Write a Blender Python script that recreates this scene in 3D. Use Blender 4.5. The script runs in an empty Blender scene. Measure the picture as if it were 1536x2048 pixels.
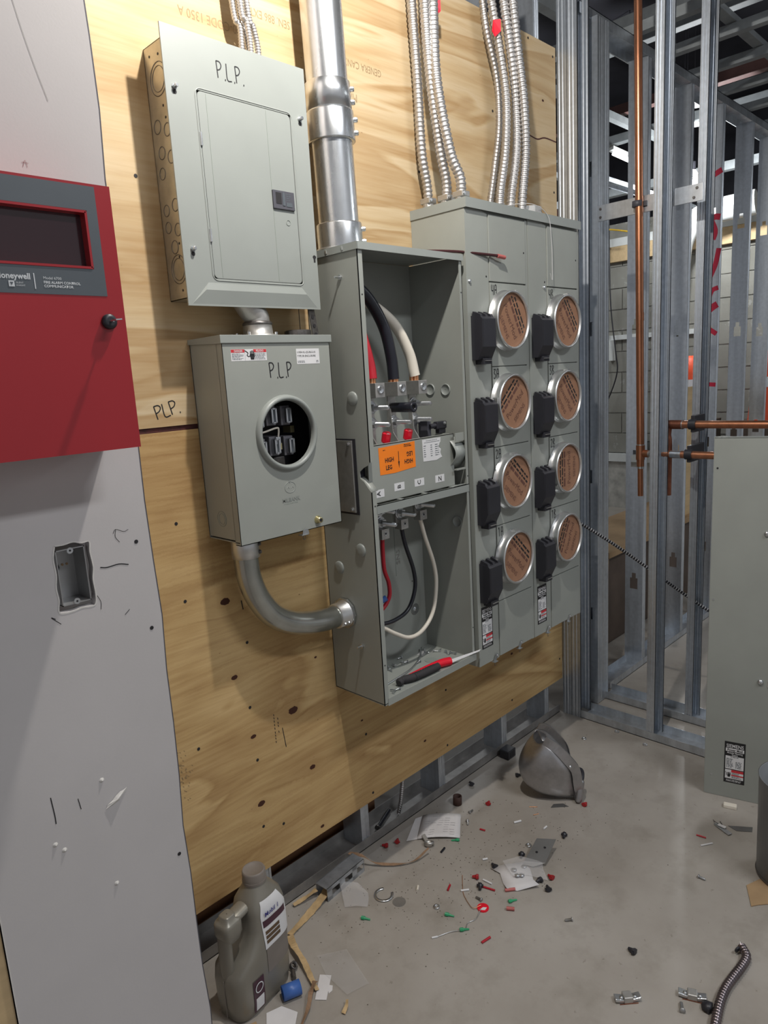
import bpy, math, random
from mathutils import Vector, Matrix
random.seed(7)
SC = bpy.context.scene
COL = SC.collection
PI = math.pi
# ------------------------------------------------------------------ camera, world, lights, exposure
cam = bpy.data.cameras.new('camera'); camo = bpy.data.objects.new('camera', cam); COL.objects.link(camo)
F_PX = 1408.8
cam.sensor_fit = 'HORIZONTAL'; cam.sensor_width = 36.0; cam.lens = F_PX/1536*36.0
cam.clip_start = 0.02; cam.clip_end = 60
yaw, pitch, roll = math.radians(45.016), math.radians(-10.892), math.radians(-3.385)
fw = Vector((math.sin(yaw)*math.cos(pitch), math.cos(yaw)*math.cos(pitch), math.sin(pitch)))
rt = fw.cross(Vector((0, 0, 1))).normalized(); up = rt.cross(fw)
cr, sr = math.cos(roll), math.sin(roll)
ax_x = cr*rt + sr*up; ax_y = -sr*rt + cr*up
camo.matrix_world = Matrix(((ax_x.x, ax_y.x, -fw.x, 0), (ax_x.y, ax_y.y, -fw.y, 0), (ax_x.z, ax_y.z, -fw.z, 1.48), (0, 0, 0, 1)))
SC.camera = camo
vs = SC.view_settings
vs.view_transform = 'Standard'; vs.look = 'None'; vs.gamma = 1.0; vs.use_curve_mapping = False
vs.exposure = 0.0
world = bpy.data.worlds.new('world'); SC.world = world; world.use_nodes = True
wb = world.node_tree.nodes['Background']; wb.inputs[0].default_value = (0.93, 0.95, 1.0, 1); wb.inputs[1].default_value = 0.36

def lamp(name, kind, loc, energy, color=(1, 1, 1), size=0.1, size_y=None, rot=(0, 0, 0)):
    l = bpy.data.lights.new(name, kind); l.energy = energy; l.color = color
    if kind == 'AREA':
        l.shape = 'RECTANGLE'; l.size = size; l.size_y = size_y or size
    else:
        l.shadow_soft_size = size
    o = bpy.data.objects.new(name, l); o.location = loc; o.rotation_euler = rot; COL.objects.link(o)
    return o
KEY = (1.03, 0.81, 2.68)
lamp('work_lamp_light', 'POINT', KEY, 80, (1.0, 0.955, 0.89), 0.022)
lamp('far_lamp_light', 'POINT', (5.93, 2.33, 2.77), 70, (0.95, 0.98, 1.0), 0.05)
lamp('overhead_fill_light', 'AREA', (1.5, -1.5, 3.6), 60, (0.93, 0.96, 1.0), 1.2, 0.3, (0, 0, 0))  # added fill light above the camera side, no lamp hangs here
lamp('overhead_fill_light', 'AREA', (5.2, 4.2, 3.3), 40, (0.93, 0.97, 1.0), 2.4, 0.4, (0, 0, 0))  # added fill light for the far hall, without a lamp body
lamp('overhead_fill_light', 'AREA', (4.2, -0.6, 2.66), 22, (0.93, 0.97, 1.0), 1.2, 0.2, (0, 0, 0))  # added fill light just under the joists, without a lamp body

# ------------------------------------------------------------------ materials (all procedural)
class NT:
    def __init__(s, name):
        s.m = bpy.data.materials.new(name); s.m.use_nodes = True
        s.t = s.m.node_tree; s.n = s.t.nodes; s.b = s.n['Principled BSDF']
    def add(s, typ, **kw):
        x = s.n.new(typ)
        for k, v in kw.items(): setattr(x, k, v)
        return x
    def link(s, a, b): s.t.links.new(a, b)
    def pos(s, stretch=(1, 1, 1), obj=False):
        tc = s.add('ShaderNodeTexCoord') if obj else s.add('ShaderNodeNewGeometry')
        mp = s.add('ShaderNodeMapping'); mp.inputs['Scale'].default_value = stretch
        s.link(tc.outputs['Object'] if obj else tc.outputs['Position'], mp.inputs['Vector'])
        return mp.outputs['Vector']
    def noise(s, vec, scale, detail=4, rough=0.55, dist=0):
        n = s.add('ShaderNodeTexNoise'); n.inputs['Scale'].default_value = scale
        n.inputs['Detail'].default_value = detail; n.inputs['Roughness'].default_value = rough
        n.inputs['Distortion'].default_value = dist
        s.link(vec, n.inputs['Vector']); return n.outputs['Fac']
    def ramp(s, fac, stops):
        r = s.add('ShaderNodeValToRGB'); e = r.color_ramp.elements
        while len(e) > len(stops): e.remove(e[-1])
        while len(e) < len(stops): e.new(0.5)
        for i, (p, c) in enumerate(stops):
            e[i].position = p; e[i].color = (*c, 1) if len(c) == 3 else c
        s.link(fac, r.inputs['Fac']); return r.outputs['Color']
    def math(s, op, a, b=None, clamp=False):
        x = s.add('ShaderNodeMath', operation=op); x.use_clamp = clamp
        for i, v in enumerate((a, b)):
            if v is None: continue
            if isinstance(v, (int, float)): x.inputs[i].default_value = v
            else: s.link(v, x.inputs[i])
        return x.outputs[0]
    def mix(s, fac, a, b):
        x = s.add('ShaderNodeMix', data_type='RGBA')
        for i, v in ((0, fac), (6, a), (7, b)):
            if isinstance(v, (int, float)): x.inputs[i].default_value = v
            elif isinstance(v, tuple): x.inputs[i].default_value = (*v, 1)
            else: s.link(v, x.inputs[i])
        return x.outputs[2]
    def bump(s, h, strength=0.3, dist=0.001):
        b = s.add('ShaderNodeBump'); b.inputs['Strength'].default_value = strength
        b.inputs['Distance'].default_value = dist
        s.link(h, b.inputs['Height']); s.link(b.outputs['Normal'], s.b.inputs['Normal'])
def lin(c): return tuple(((x/255)/12.92 if x/255 <= 0.04045 else ((x/255+0.055)/1.055)**2.4) for x in c)
def pm(name, col, rough=0.5, metal=0.0, var=0.10, scale=14, bump=0.0, bscale=200, stretch=(1, 1, 1), spec=0.5, coat=0.0, obj=False):
    k = NT(name)
    v = k.pos(stretch, obj); f = k.noise(v, scale)
    d = tuple(max(0, c*(1-var)) for c in col); l = tuple(min(1, c*(1+var)) for c in col)
    k.link(k.ramp(f, [(0.3, d), (0.7, l)]), k.b.inputs['Base Color'])
    k.b.inputs['Roughness'].default_value = rough; k.b.inputs['Metallic'].default_value = metal
    k.b.inputs['Specular IOR Level'].default_value = spec
    if coat: k.b.inputs['Coat Weight'].default_value = coat
    if bump: k.bump(k.noise(v, bscale, 3), bump, 0.0006)
    return k.m
M = {}
M['grey'] = pm('grey_enamel', (0.30, 0.315, 0.29), 0.42, var=0.05, scale=6, bump=0.06, bscale=900)
M['greypale'] = pm('pale_grey_enamel', (0.275, 0.295, 0.28), 0.4, var=0.04, scale=5, bump=0.05, bscale=900)
M['greycool'] = pm('cool_grey_enamel', (0.26, 0.29, 0.265), 0.45, var=0.04, scale=5, bump=0.05, bscale=900)
M['dark'] = pm('dark_recess', (0.015, 0.014, 0.016), 0.7)
M['tan_galv'] = pm('galvanised_box_steel', (0.50, 0.46, 0.37), 0.38, 0.75, var=0.16, scale=30)
def galv(name, col, rough, stretch, metal=0.85, var=0.18):
    k = NT(name); v = k.pos(stretch)
    f = k.noise(v, 22, 5, 0.6); g = k.noise(k.pos((1, 1, 1)), 60, 3)
    mix = k.math('ADD', k.math('MULTIPLY', f, 0.7), k.math('MULTIPLY', g, 0.3))
    d = tuple(c*(1-var) for c in col); l = tuple(min(1, c*(1+var)) for c in col)
    k.link(k.ramp(mix, [(0.35, d), (0.65, l)]), k.b.inputs['Base Color'])
    k.b.inputs['Metallic'].default_value = metal
    rr = k.add('ShaderNodeMapRange'); rr.inputs['To Min'].default_value = rough-0.08; rr.inputs['To Max'].default_value = rough+0.1
    k.link(f, rr.inputs['Value']); k.link(rr.outputs['Result'], k.b.inputs['Roughness'])
    return k.m
M['stud'] = galv('galvanised_stud', (0.56, 0.60, 0.65), 0.36, (1, 1, 0.06), 0.8)
M['steel'] = galv('galvanised_conduit', (0.62, 0.64, 0.66), 0.27, (1, 1, 0.1), 0.95, 0.08)
M['flex'] = pm('flexible_steel', (0.50, 0.485, 0.475), 0.42, 0.9, var=0.12, scale=60)
M['zinc'] = pm('zinc_plated', (0.62, 0.64, 0.66), 0.28, 0.95, var=0.1, scale=80)
M['alum'] = pm('cast_aluminium', (0.50, 0.49, 0.47), 0.45, 0.85, var=0.1, scale=50, bump=0.1, bscale=500)
M['alumbright'] = pm('bright_aluminium', (0.66, 0.67, 0.67), 0.36, 0.92, var=0.05)
M['copper'] = pm('copper_pipe', (0.52, 0.23, 0.13), 0.3, 0.9, var=0.2, scale=30, stretch=(1, 1, 0.3))
M['copperwire'] = pm('copper_strand', (0.75, 0.38, 0.2), 0.35, 0.9)
M['black'] = pm('black_plastic', (0.022, 0.022, 0.028), 0.42, bump=0.05)
M['blackrub'] = pm('black_insulation', (0.012, 0.013, 0.02), 0.35)
M['red'] = pm('red_plastic', (0.33, 0.014, 0.018), 0.38)
M['redcap'] = pm('red_cap', (0.75, 0.01, 0.03), 0.3)
M['redwire'] = pm('red_insulation', (0.42, 0.012, 0.025), 0.35)
M['whitewire'] = pm('white_insulation', (0.72, 0.67, 0.58), 0.4, var=0.04)
M['redpaint'] = pm('red_enamel', (0.36, 0.015, 0.022), 0.3, var=0.06, scale=4, bump=0.05, bscale=700, coat=0.2)
M['faceplate'] = pm('slate_faceplate', (0.085, 0.10, 0.115), 0.45, var=0.05)
M['ink'] = pm('marker_ink', (0.012, 0.012, 0.014), 0.5)
M['inkgrey'] = pm('faint_stamp_ink', (0.27, 0.19, 0.10), 0.8)
M['inkwhite'] = pm('white_print', (0.62, 0.64, 0.66), 0.5)
M['inkred'] = pm('red_print', (0.55, 0.03, 0.04), 0.5)
M['white'] = pm('white_label', (0.70, 0.70, 0.71), 0.45, var=0.03)
M['paper'] = pm('paper', (0.66, 0.64, 0.64), 0.8, var=0.05)
M['orange'] = pm('orange_label', (0.90, 0.22, 0.012), 0.5, var=0.05)
M['mouth'] = pm('cardboard_disc', (0.30, 0.155, 0.09), 0.75, var=0.08, scale=40)
M['card'] = pm('cardboard', (0.36, 0.24, 0.13), 0.85, var=0.12, scale=10)
M['carddark'] = pm('dark_wrapped_board', (0.085, 0.06, 0.045), 0.5, var=0.3, scale=6)
M['lumber'] = pm('lumber', (0.55, 0.40, 0.22), 0.7, var=0.12, scale=12, stretch=(0.3, 3, 3))
M['trackdust'] = pm('dusty_track_steel', (0.30, 0.29, 0.28), 0.5, 0.6, var=0.25, scale=14)
M['brownboard'] = pm('brown_board', (0.30, 0.15, 0.075), 0.8, var=0.12)
M['dry'] = pm('primer_drywall', (0.53, 0.505, 0.50), 0.85, var=0.035, scale=5, bump=0.12, bscale=260)
M['gyp'] = pm('gypsum_core', (0.62, 0.60, 0.57), 0.95, var=0.1, scale=90, bump=0.4, bscale=120)
M['deck'] = pm('dark_deck', (0.035, 0.035, 0.045), 0.8, var=0.25, scale=3)
M['beam'] = pm('painted_beam', (0.24, 0.26, 0.27), 0.6, var=0.15)
M['rust'] = pm('primer_red_beam', (0.10, 0.045, 0.04), 0.7, var=0.15)
M['jug'] = pm('silver_jug_plastic', (0.25, 0.235, 0.20), 0.36, 0.35, var=0.06, scale=6)
M['jugcap'] = pm('grey_cap_plastic', (0.20, 0.175, 0.155), 0.5, var=0.08)
M['bluep'] = pm('blue_plastic', (0.05, 0.13, 0.40), 0.4)
M['greenp'] = pm('green_plastic', (0.03, 0.32, 0.14), 0.4)
M['pinkp'] = pm('faded_red_plastic', (0.45, 0.12, 0.11), 0.5)
M['brass'] = pm('brass', (0.62, 0.55, 0.30), 0.3, 0.9)
M['darkmetal'] = pm('dark_oxide_steel', (0.16, 0.15, 0.145), 0.4, 0.8, var=0.3, scale=90)
M['brownpaper'] = pm('torn_kraft_paper', (0.26, 0.16, 0.095), 0.85, var=0.2, scale=40)
M['tanwood'] = pm('torn_tan_strip', (0.50, 0.35, 0.18), 0.75, var=0.15, scale=60, bump=0.2)
M['coneorange'] = pm('safety_orange', (0.85, 0.10, 0.03), 0.5)
M['hood'] = galv('polished_hood_metal', (0.44, 0.435, 0.445), 0.36, (1, 1, 1), 0.95, 0.14)
M['pvc'] = pm('white_pvc', (0.62, 0.64, 0.63), 0.4, var=0.03)
M['spray'] = pm('red_spray_paint', (0.55, 0.02, 0.06), 0.6)
M['slatedark'] = pm('slate_plastic', (0.07, 0.07, 0.085), 0.5)  # even dark slate tone for small parts and thin edges
M['yellow'] = pm('yellow_cable', (0.6, 0.38, 0.03), 0.5)
def emis(name, col, st):
    k = NT(name); k.b.inputs['Emission Color'].default_value = (*col, 1); k.b.inputs['Emission Strength'].default_value = st
    k.b.inputs['Base Color'].default_value = (*col, 1); return k.m
M['tube'] = emis('lit_tube', (0.95, 0.98, 1.0), 4.0)
M['bulb'] = emis('lit_bulb', (1.0, 0.97, 0.9), 30.0)
def glassy(name, col, rough=0.06, alpha=0.25):
    k = NT(name); k.b.inputs['Base Color'].default_value = (*col, 1); k.b.inputs['Roughness'].default_value = rough
    k.b.inputs['Alpha'].default_value = alpha; k.b.inputs['Specular IOR Level'].default_value = 0.8
    return k.m
M['clear'] = glassy('clear_plastic', (0.7, 0.7, 0.72), 0.12, 0.16)
M['film'] = glassy('clear_film', (0.75, 0.74, 0.75), 0.2, 0.30)
M['smoke'] = glassy('dark_window_plastic', (0.05, 0.018, 0.024), 0.12, 0.9)
# plywood: stretched grain, contour figure, knots that bend the grain
def plywood(name, light, mid, darkc, knots, freq, seed, coarse, figmix=0.38, dist=0.8):
    k = NT(name)
    g = k.add('ShaderNodeNewGeometry'); sep = k.add('ShaderNodeSeparateXYZ'); k.link(g.outputs['Position'], sep.inputs[0])
    X, Z = sep.outputs['X'], sep.outputs['Z']
    bend = None; mask = None
    wob = k.math('ADD', 0.45, k.math('MULTIPLY', k.noise(k.pos((1, 1, 1)), 130, 3), 1.1))
    for (kx, kz, r) in knots:
        dx = k.math('MULTIPLY', k.math('SUBTRACT', X, kx), 0.62/r); dz = k.math('MULTIPLY', k.math('SUBTRACT', Z, kz), 1.0/r)
        d2 = k.math('MULTIPLY', k.math('ADD', k.math('MULTIPLY', dx, dx), k.math('MULTIPLY', dz, dz)), wob)
        e = k.math('DIVIDE', 1.0, k.math('ADD', 1.0, k.math('MULTIPLY', d2, 0.12)))
        b = k.math('MULTIPLY', e, k.math('MULTIPLY', dz, r*1.2))
        bend = b if bend is None else k.math('ADD', bend, b)
        mm = k.math('LESS_THAN', d2, 1.0); halo = k.math('DIVIDE', 0.55, k.math('ADD', 1.0, k.math('MULTIPLY', d2, 0.30)))
        mm = k.math('MAXIMUM', mm, halo)
        mask = mm if mask is None else k.math('MAXIMUM', mask, mm)
    zz = k.math('SUBTRACT', Z, bend) if bend is not None else Z
    cb = k.add('ShaderNodeCombineXYZ'); k.link(k.math('MULTIPLY', X, 0.55), cb.inputs[0]); k.link(k.math('MULTIPLY', zz, 2.2), cb.inputs[2]); cb.inputs[1].default_value = seed
    big = k.noise(cb.outputs[0], coarse, 3, 0.55, dist)
    fig = k.math('FRACT', k.math('MULTIPLY', big, freq))
    figc = k.ramp(fig, [(0.0, light), (0.45, mid), (0.86, darkc), (0.93, mid), (1.0, light)])
    cb2 = k.add('ShaderNodeCombineXYZ'); k.link(k.math('MULTIPLY', X, 1.3), cb2.inputs[0]); k.link(k.math('MULTIPLY', zz, 26), cb2.inputs[2]); cb2.inputs[1].default_value = seed+3
    fine = k.noise(cb2.outputs[0], 3.0, 5, 0.6, 0.3)
    finec = k.ramp(fine, [(0.25, darkc), (0.5, mid), (0.75, light)])
    c = k.mix(1-figmix, figc, finec)
    lo = k.noise(k.pos((1, 1, 1)), 1.3, 2)
    c = k.mix(k.math('MULTIPLY', k.math('SUBTRACT', lo, 0.50, True), 0.9, True), c, light)
    if mask is not None:
        soft = k.math('GREATER_THAN', mask, 0.9)
        c = k.mix(k.math('MULTIPLY', mask, 0.55), c, darkc)
        c = k.mix(soft, c, (0.06, 0.022, 0.014))
    # short dark flecks
    fl = k.noise(k.pos((40, 1, 160)), 1.0, 2)
    c = k.mix(k.math('GREATER_THAN', fl, 0.80), c, (0.16, 0.08, 0.04))
    k.link(c, k.b.inputs['Base Color']); k.b.inputs['Roughness'].default_value = 0.72
    k.b.inputs['Specular IOR Level'].default_value = 0.25
    k.bump(fine, 0.25, 0.0015)
    return k.m
KN = [(a, b, c*0.5) for a, b, c in [(0.908, 0.95, 0.017), (0.912, 0.745, 0.012), (1.086, 0.585, 0.020), (0.951, 0.564, 0.011), (1.137, 0.389, 0.013), (0.955, 0.366, 0.015), (1.155, 0.189, 0.009), (1.18, 0.71, 0.006), (2.14, 0.40, 0.009), (1.62, 0.26, 0.008), (1.34, 0.45, 0.006)]]
M['ply_low'] = plywood('plywood_knotty', (0.63, 0.45, 0.225), (0.50, 0.335, 0.15), (0.30, 0.165, 0.065), KN, 3.2, 2.0, 1.5, 0.5, 1.2)
M['ply_up'] = plywood('plywood_figured', (0.57, 0.46, 0.305), (0.49, 0.36, 0.205), (0.34, 0.205, 0.088), [(2.42, 2.42, 0.004)], 4.2, 9.0, 1.5, 0.62, 1.6)
M['plyedge'] = pm('plywood_edge', (0.40, 0.27, 0.15), 0.8, stretch=(1, 1, 60), scale=12, var=0.35)
M['maroon'] = pm('maroon_sealant', (0.06, 0.012, 0.012), 0.7, var=0.4, scale=80)
# concrete floor
k = NT('concrete_floor'); v = k.pos((1, 1, 1))
a = k.noise(v, 1.6, 6, 0.62); b = k.noise(v, 9, 5, 0.65); c3 = k.noise(v, 55, 3)
c = k.ramp(a, [(0.3, (0.28, 0.25, 0.218)), (0.52, (0.355, 0.326, 0.292)), (0.75, (0.41, 0.382, 0.35))])
c = k.mix(k.math('MULTIPLY', k.math('SUBTRACT', b, 0.5, True), 1.5, True), c, (0.17, 0.15, 0.115))
c = k.mix(k.math('MULTIPLY', k.math('GREATER_THAN', c3, 0.70), 0.35), c, (0.13, 0.11, 0.08))
k.link(c, k.b.inputs['Base Color']); k.b.inputs['Roughness'].default_value = 0.42; k.b.inputs['Specular IOR Level'].default_value = 0.4
k.bump(b, 0.10, 0.002); M['floor'] = k.m
k = NT('concrete_block'); v = k.pos((1, 1, 1))
a = k.noise(v, 2.2, 4); b = k.noise(v, 40, 3)
c = k.ramp(a, [(0.3, (0.19, 0.185, 0.16)), (0.7, (0.28, 0.275, 0.245))])
c = k.mix(k.math('MULTIPLY', k.math('GREATER_THAN', k.noise(v, 6, 5, 0.7), 0.62), 0.5), c, (0.42, 0.42, 0.40))
k.link(c, k.b.inputs['Base Color']); k.b.inputs['Roughness'].default_value = 0.9; k.bump(b, 0.4, 0.003); M['block'] = k.m
M['mortar'] = pm('mortar', (0.42, 0.41, 0.385), 0.95, var=0.1, scale=30)
M['curb'] = pm('rough_concrete_curb', (0.42, 0.41, 0.38), 0.95, var=0.25, scale=12, bump=0.6, bscale=60)

M['elbowsteel'] = galv('elbow_steel', (0.42, 0.43, 0.40), 0.22, (1, 1, 1), 0.9, 0.1)
M['scuffgrey'] = pm('scuff_grey', (0.33, 0.32, 0.31), 0.8)
M['scuffred'] = pm('faint_red_mark', (0.38, 0.25, 0.25), 0.8)
M['jawgrey'] = pm('jaw_block_grey', (0.17, 0.165, 0.18), 0.3)
M['wiredark'] = pm('dark_red_wire', (0.05, 0.012, 0.014), 0.35)
M['film2'] = pm('pale_thread', (0.5, 0.5, 0.5), 0.5)
M['copper_dull'] = pm('dull_copper', (0.26, 0.10, 0.06), 0.4, 0.8, var=0.25, scale=40)
M['rubbergrip'] = pm('rubber_grip', (0.035, 0.032, 0.034), 0.8, bump=0.4, bscale=400)
M['maroonlabel'] = pm('dark_label', (0.06, 0.02, 0.035), 0.4)
M['darkprint'] = pm('brown_label_block', (0.10, 0.06, 0.03), 0.5)
M['bluep2'] = pm('navy_print', (0.03, 0.03, 0.22), 0.5)
M['inkpale'] = pm('pale_print', (0.40, 0.38, 0.40), 0.8)
M['darkmetal2'] = pm('grey_sheet_metal', (0.24, 0.24, 0.24), 0.4, 0.8, var=0.1)
M['pailgrey'] = pm('pail_grey', (0.20, 0.21, 0.22), 0.4, 0.3)
M['darkflex'] = pm('dark_flexible_steel', (0.20, 0.17, 0.18), 0.32, 0.9, var=0.2)
M['rustiron'] = pm('rusty_iron', (0.10, 0.055, 0.045), 0.7, 0.4, var=0.3)
M['zincdull'] = pm('dull_zinc', (0.40, 0.40, 0.40), 0.45, 0.8)
M['card_dark2'] = pm('grit_brown', (0.10, 0.075, 0.05), 0.9, var=0.5, scale=200)
# ------------------------------------------------------------------ mesh helpers
def wloc(p):
    v = Vector((0, 0, 0))
    while p is not None:
        v += p.location; p = p.parent
    return v
def tag(o, label=None, cat=None, group=None, kind=None):
    if label: o['label'] = label
    if cat: o['category'] = cat
    if group: o['group'] = group
    if kind: o['kind'] = kind
    return o
def thing(name, label, cat, loc, group=None):
    o = bpy.data.objects.new(name, None); o.location = loc; o.empty_display_size = 0.05; COL.objects.link(o)
    return tag(o, label, cat, group)
class MB:
    def __init__(s): s.v = []; s.f = []; s.s = []
    def add(s, vs, fs, smooth=False):
        n = len(s.v); s.v += [Vector(p) for p in vs]
        for f in fs: s.f.append(tuple(i+n for i in f)); s.s.append(smooth)
        return s
    def box(s, x0, x1, y0, y1, z0, z1):
        v = [(x, y, z) for x in (x0, x1) for y in (y0, y1) for z in (z0, z1)]
        return s.add(v, [(0, 1, 3, 2), (4, 6, 7, 5), (0, 4, 5, 1), (2, 3, 7, 6), (0, 2, 6, 4), (1, 5, 7, 3)])
    def obox(s, c, ux, uy, uz, hx, hy, hz):
        c, ux, uy, uz = Vector(c), Vector(ux).normalized(), Vector(uy).normalized(), Vector(uz).normalized()
        v = [c+ux*a*hx+uy*b*hy+uz*d*hz for a in (-1, 1) for b in (-1, 1) for d in (-1, 1)]
        return s.add(v, [(0, 1, 3, 2), (4, 6, 7, 5), (0, 4, 5, 1), (2, 3, 7, 6), (0, 2, 6, 4), (1, 5, 7, 3)])
    def frame(s, d):
        d = Vector(d).normalized(); a = Vector((0, 0, 1)) if abs(d.z) < 0.9 else Vector((1, 0, 0))
        u = d.cross(a).normalized(); return d, u, d.cross(u)
    def lathe(s, prof, c, axis, n=24, smooth=True, cap=True):
        d, u, w = s.frame(axis); c = Vector(c); vs = []; fs = []
        for (r, h) in prof:
            for i in range(n):
                t = 2*PI*i/n; vs.append(c+d*h+u*r*math.cos(t)+w*r*math.sin(t))
        for j in range(len(prof)-1):
            for i in range(n):
                a = j*n+i; b = j*n+(i+1) % n; fs.append((a, a+n, b+n, b))
        s.add(vs, fs, smooth)
        if cap:
            s.add(vs[:n], [tuple(range(n))]); s.add(vs[-n:], [tuple(range(n))[::-1]])
        return s
    def cyl(s, p0, p1, r, r1=None, n=16, smooth=True, cap=True):
        p0, p1 = Vector(p0), Vector(p1)
        return s.lathe([(r, 0), (r if r1 is None else r1, (p1-p0).length)], p0, p1-p0, n, smooth, cap)
    def tube(s, path, r, n=10, rf=None, cap=True, flat=None):
        P = [Vector(p) for p in path]; vs = []; fs = []; N = len(P)
        t0 = (P[1]-P[0]).normalized(); _, u, _ = s.frame(t0)
        for i in range(N):
            t = (P[min(i+1, N-1)]-P[max(i-1, 0)]).normalized()
            u = (u - t*u.dot(t)).normalized(); w = t.cross(u)
            rr = r if rf is None else rf(i)
            for j in range(n):
                a = 2*PI*j/n
                vs.append(P[i]+u*rr*math.cos(a)+w*rr*math.sin(a))
        for i in range(N-1):
            for j in range(n):
                a = i*n+j; b = i*n+(j+1) % n; fs.append((a, b, b+n, a+n))
        s.add(vs, fs, True)
        if cap: s.add(vs[:n], [tuple(range(n))[::-1]]); s.add(vs[-n:], [tuple(range(n))])
        return s
    def prism(s, poly, o, u, v, depth):
        """polygon poly (2D in axes u, v at o) extruded by depth along u x v (negative: other way)"""
        o, u, v = Vector(o), Vector(u), Vector(v); w = u.cross(v).normalized()*depth; n = len(poly)
        a = [o+u*p[0]+v*p[1] for p in poly]; b = [p+w for p in a]
        s.add(a, [tuple(range(n))[::-1]]); s.add(b, [tuple(range(n))])
        return s.add(a+b, [(i, (i+1) % n, (i+1) % n+n, i+n) for i in range(n)])
    def quad(s, a, b, c, d): return s.add([a, b, c, d], [(0, 1, 2, 3)])
    def strip(s, A, B, smooth=False):
        n = len(A); return s.add(list(A)+list(B), [(i, i+1, n+i+1, n+i) for i in range(n-1)], smooth)
    def grid(s, rows, smooth=True, closed=False):
        m = len(rows[0]); vs = [p for r in rows for p in r]; fs = []
        for i in range(len(rows)-1):
            for j in range(m if closed else m-1):
                fs.append((i*m+j, i*m+(j+1) % m, (i+1)*m+(j+1) % m, (i+1)*m+j))
        return s.add(vs, fs, smooth)
    def build(s, name, mat, parent=None, label=None, cat=None, group=None, kind=None, bevel=0, solid=0, origin=None, segs=2):
        me = bpy.data.meshes.new(name)
        if parent is not None: org = wloc(parent)
        elif origin is not None: org = Vector(origin)
        else:
            xs = [p.x for p in s.v]; ys = [p.y for p in s.v]; zs = [p.z for p in s.v]
            org = Vector(((min(xs)+max(xs))/2, (min(ys)+max(ys))/2, min(zs)))
        me.from_pydata([tuple(p-org) for p in s.v], [], s.f)
        me.polygons.foreach_set('use_smooth', s.s); me.update()
        me.materials.append(M[mat])
        o = bpy.data.objects.new(name, me); COL.objects.link(o)
        if parent is not None: o.parent = parent
        else: o.location = org
        if solid:
            q = o.modifiers.new('solidify', 'SOLIDIFY'); q.thickness = solid; q.offset = 0
        if bevel:
            q = o.modifiers.new('bevel', 'BEVEL'); q.width = bevel; q.segments = segs; q.limit_method = 'ANGLE'; q.angle_limit = 0.6
            q.harden_normals = False
        return tag(o, label, cat, group, kind)
def smoothpath(pts, n=8):
    P = [Vector(p) for p in pts]; out = []
    Q = [P[0]*2-P[1]]+P+[P[-1]*2-P[-2]]
    for i in range(1, len(Q)-2):
        for k_ in range(n):
            t = k_/n; a, b, c, d = Q[i-1], Q[i], Q[i+1], Q[i+2]
            out.append(0.5*((2*b)+(c-a)*t+(2*a-5*b+4*c-d)*t*t+(3*b-a-3*c+d)*t*t*t))
    out.append(P[-1]); return out
def resample(path, step):
    out = [path[0]]; acc = 0
    for a, b in zip(path, path[1:]):
        L = (b-a).length; t = step-acc
        while t <= L:
            out.append(a+(b-a)*(t/L)); t += step
        acc = (acc+L) % step
    return out
def flexmb(pts, r, pitch=0.009, n=10, depth=0.18, sub=8):
    p = resample(smoothpath(pts, sub), pitch/4)
    prof = [1.0, 1.0-depth*0.35, 1.0-depth, 1.0-depth*0.35]
    return MB().tube(p, r, n, rf=lambda i: r*prof[i % 4])
def dup(root, loc, rz=0, label=None, group=None, parent=None, scale=None):
    r = root.copy(); COL.objects.link(r)
    if parent is not None: r.parent = parent
    else: r.location = loc; r.rotation_euler = (0, 0, rz)
    if scale: r.scale = scale
    if label: r['label'] = label
    if group: r['group'] = group
    for ch in list(root.children):
        if ch == r: continue
        dup(ch, None, parent=r)
    return r
_fc = {}
def text(s, size, mat, parent, pos, xd, yd, align='LEFT', name='lettering', bold=0.0, thick=0.0004, sx=1.0):
    cu = bpy.data.curves.new('t', 'FONT'); cu.body = s; cu.size = size; cu.align_x = align; cu.offset = bold; cu.resolution_u = 2; cu.extrude = 0
    o = bpy.data.objects.new('t', cu); COL.objects.link(o)
    me = bpy.data.meshes.new_from_object(o.evaluated_get(bpy.context.evaluated_depsgraph_get()))
    bpy.data.objects.remove(o); bpy.data.curves.remove(cu)
    xd, yd = Vector(xd).normalized(), Vector(yd).normalized(); nd = xd.cross(yd); pos = Vector(pos); org = wloc(parent)
    me.materials.clear(); me.materials.append(M[mat])
    for v_ in me.vertices:
        v_.co = pos + xd*v_.co.x*sx + yd*v_.co.y + nd*thick - org
    me.name = name; r = bpy.data.objects.new(name, me); COL.objects.link(r); r.parent = parent
    return r
# hand-lettered strokes
ST = {'P': [[(0, 1), (0.08, 0)], [(0, 1), (0.35, 0.98), (0.5, 0.78), (0.35, 0.55), (0.06, 0.45)]],
      'L': [[(0.05, 1), (0.08, 0.05), (0.55, 0.0)]], '.': [[(0.1, 0.02), (0.14, 0.0), (0.12, -0.07)]],
      '4': [[(0.0, 1), (0.02, 0.45), (0.45, 0.42)], [(0.4, 1), (0.42, -0.05)]],
      '3': [[(0, 0.95), (0.4, 0.98), (0.12, 0.6), (0.42, 0.35), (0.25, 0.0), (0.0, 0.1)]],
      '2': [[(0, 0.8), (0.2, 1), (0.42, 0.75), (0.05, 0.05), (0.5, 0.1)]],
      '1': [[(0.05, 0.85), (0.25, 1), (0.25, 0)]],
      'A': [[(0, 0), (0.05, 0.9), (0.3, 1), (0.42, 0.85), (0.45, 0)], [(0.03, 0.5), (0.44, 0.5)]],
      'B': [[(0, 0), (0.05, 1), (0.4, 0.85), (0.1, 0.55), (0.45, 0.3), (0.3, 0.03), (0, 0.0)]]}
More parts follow.
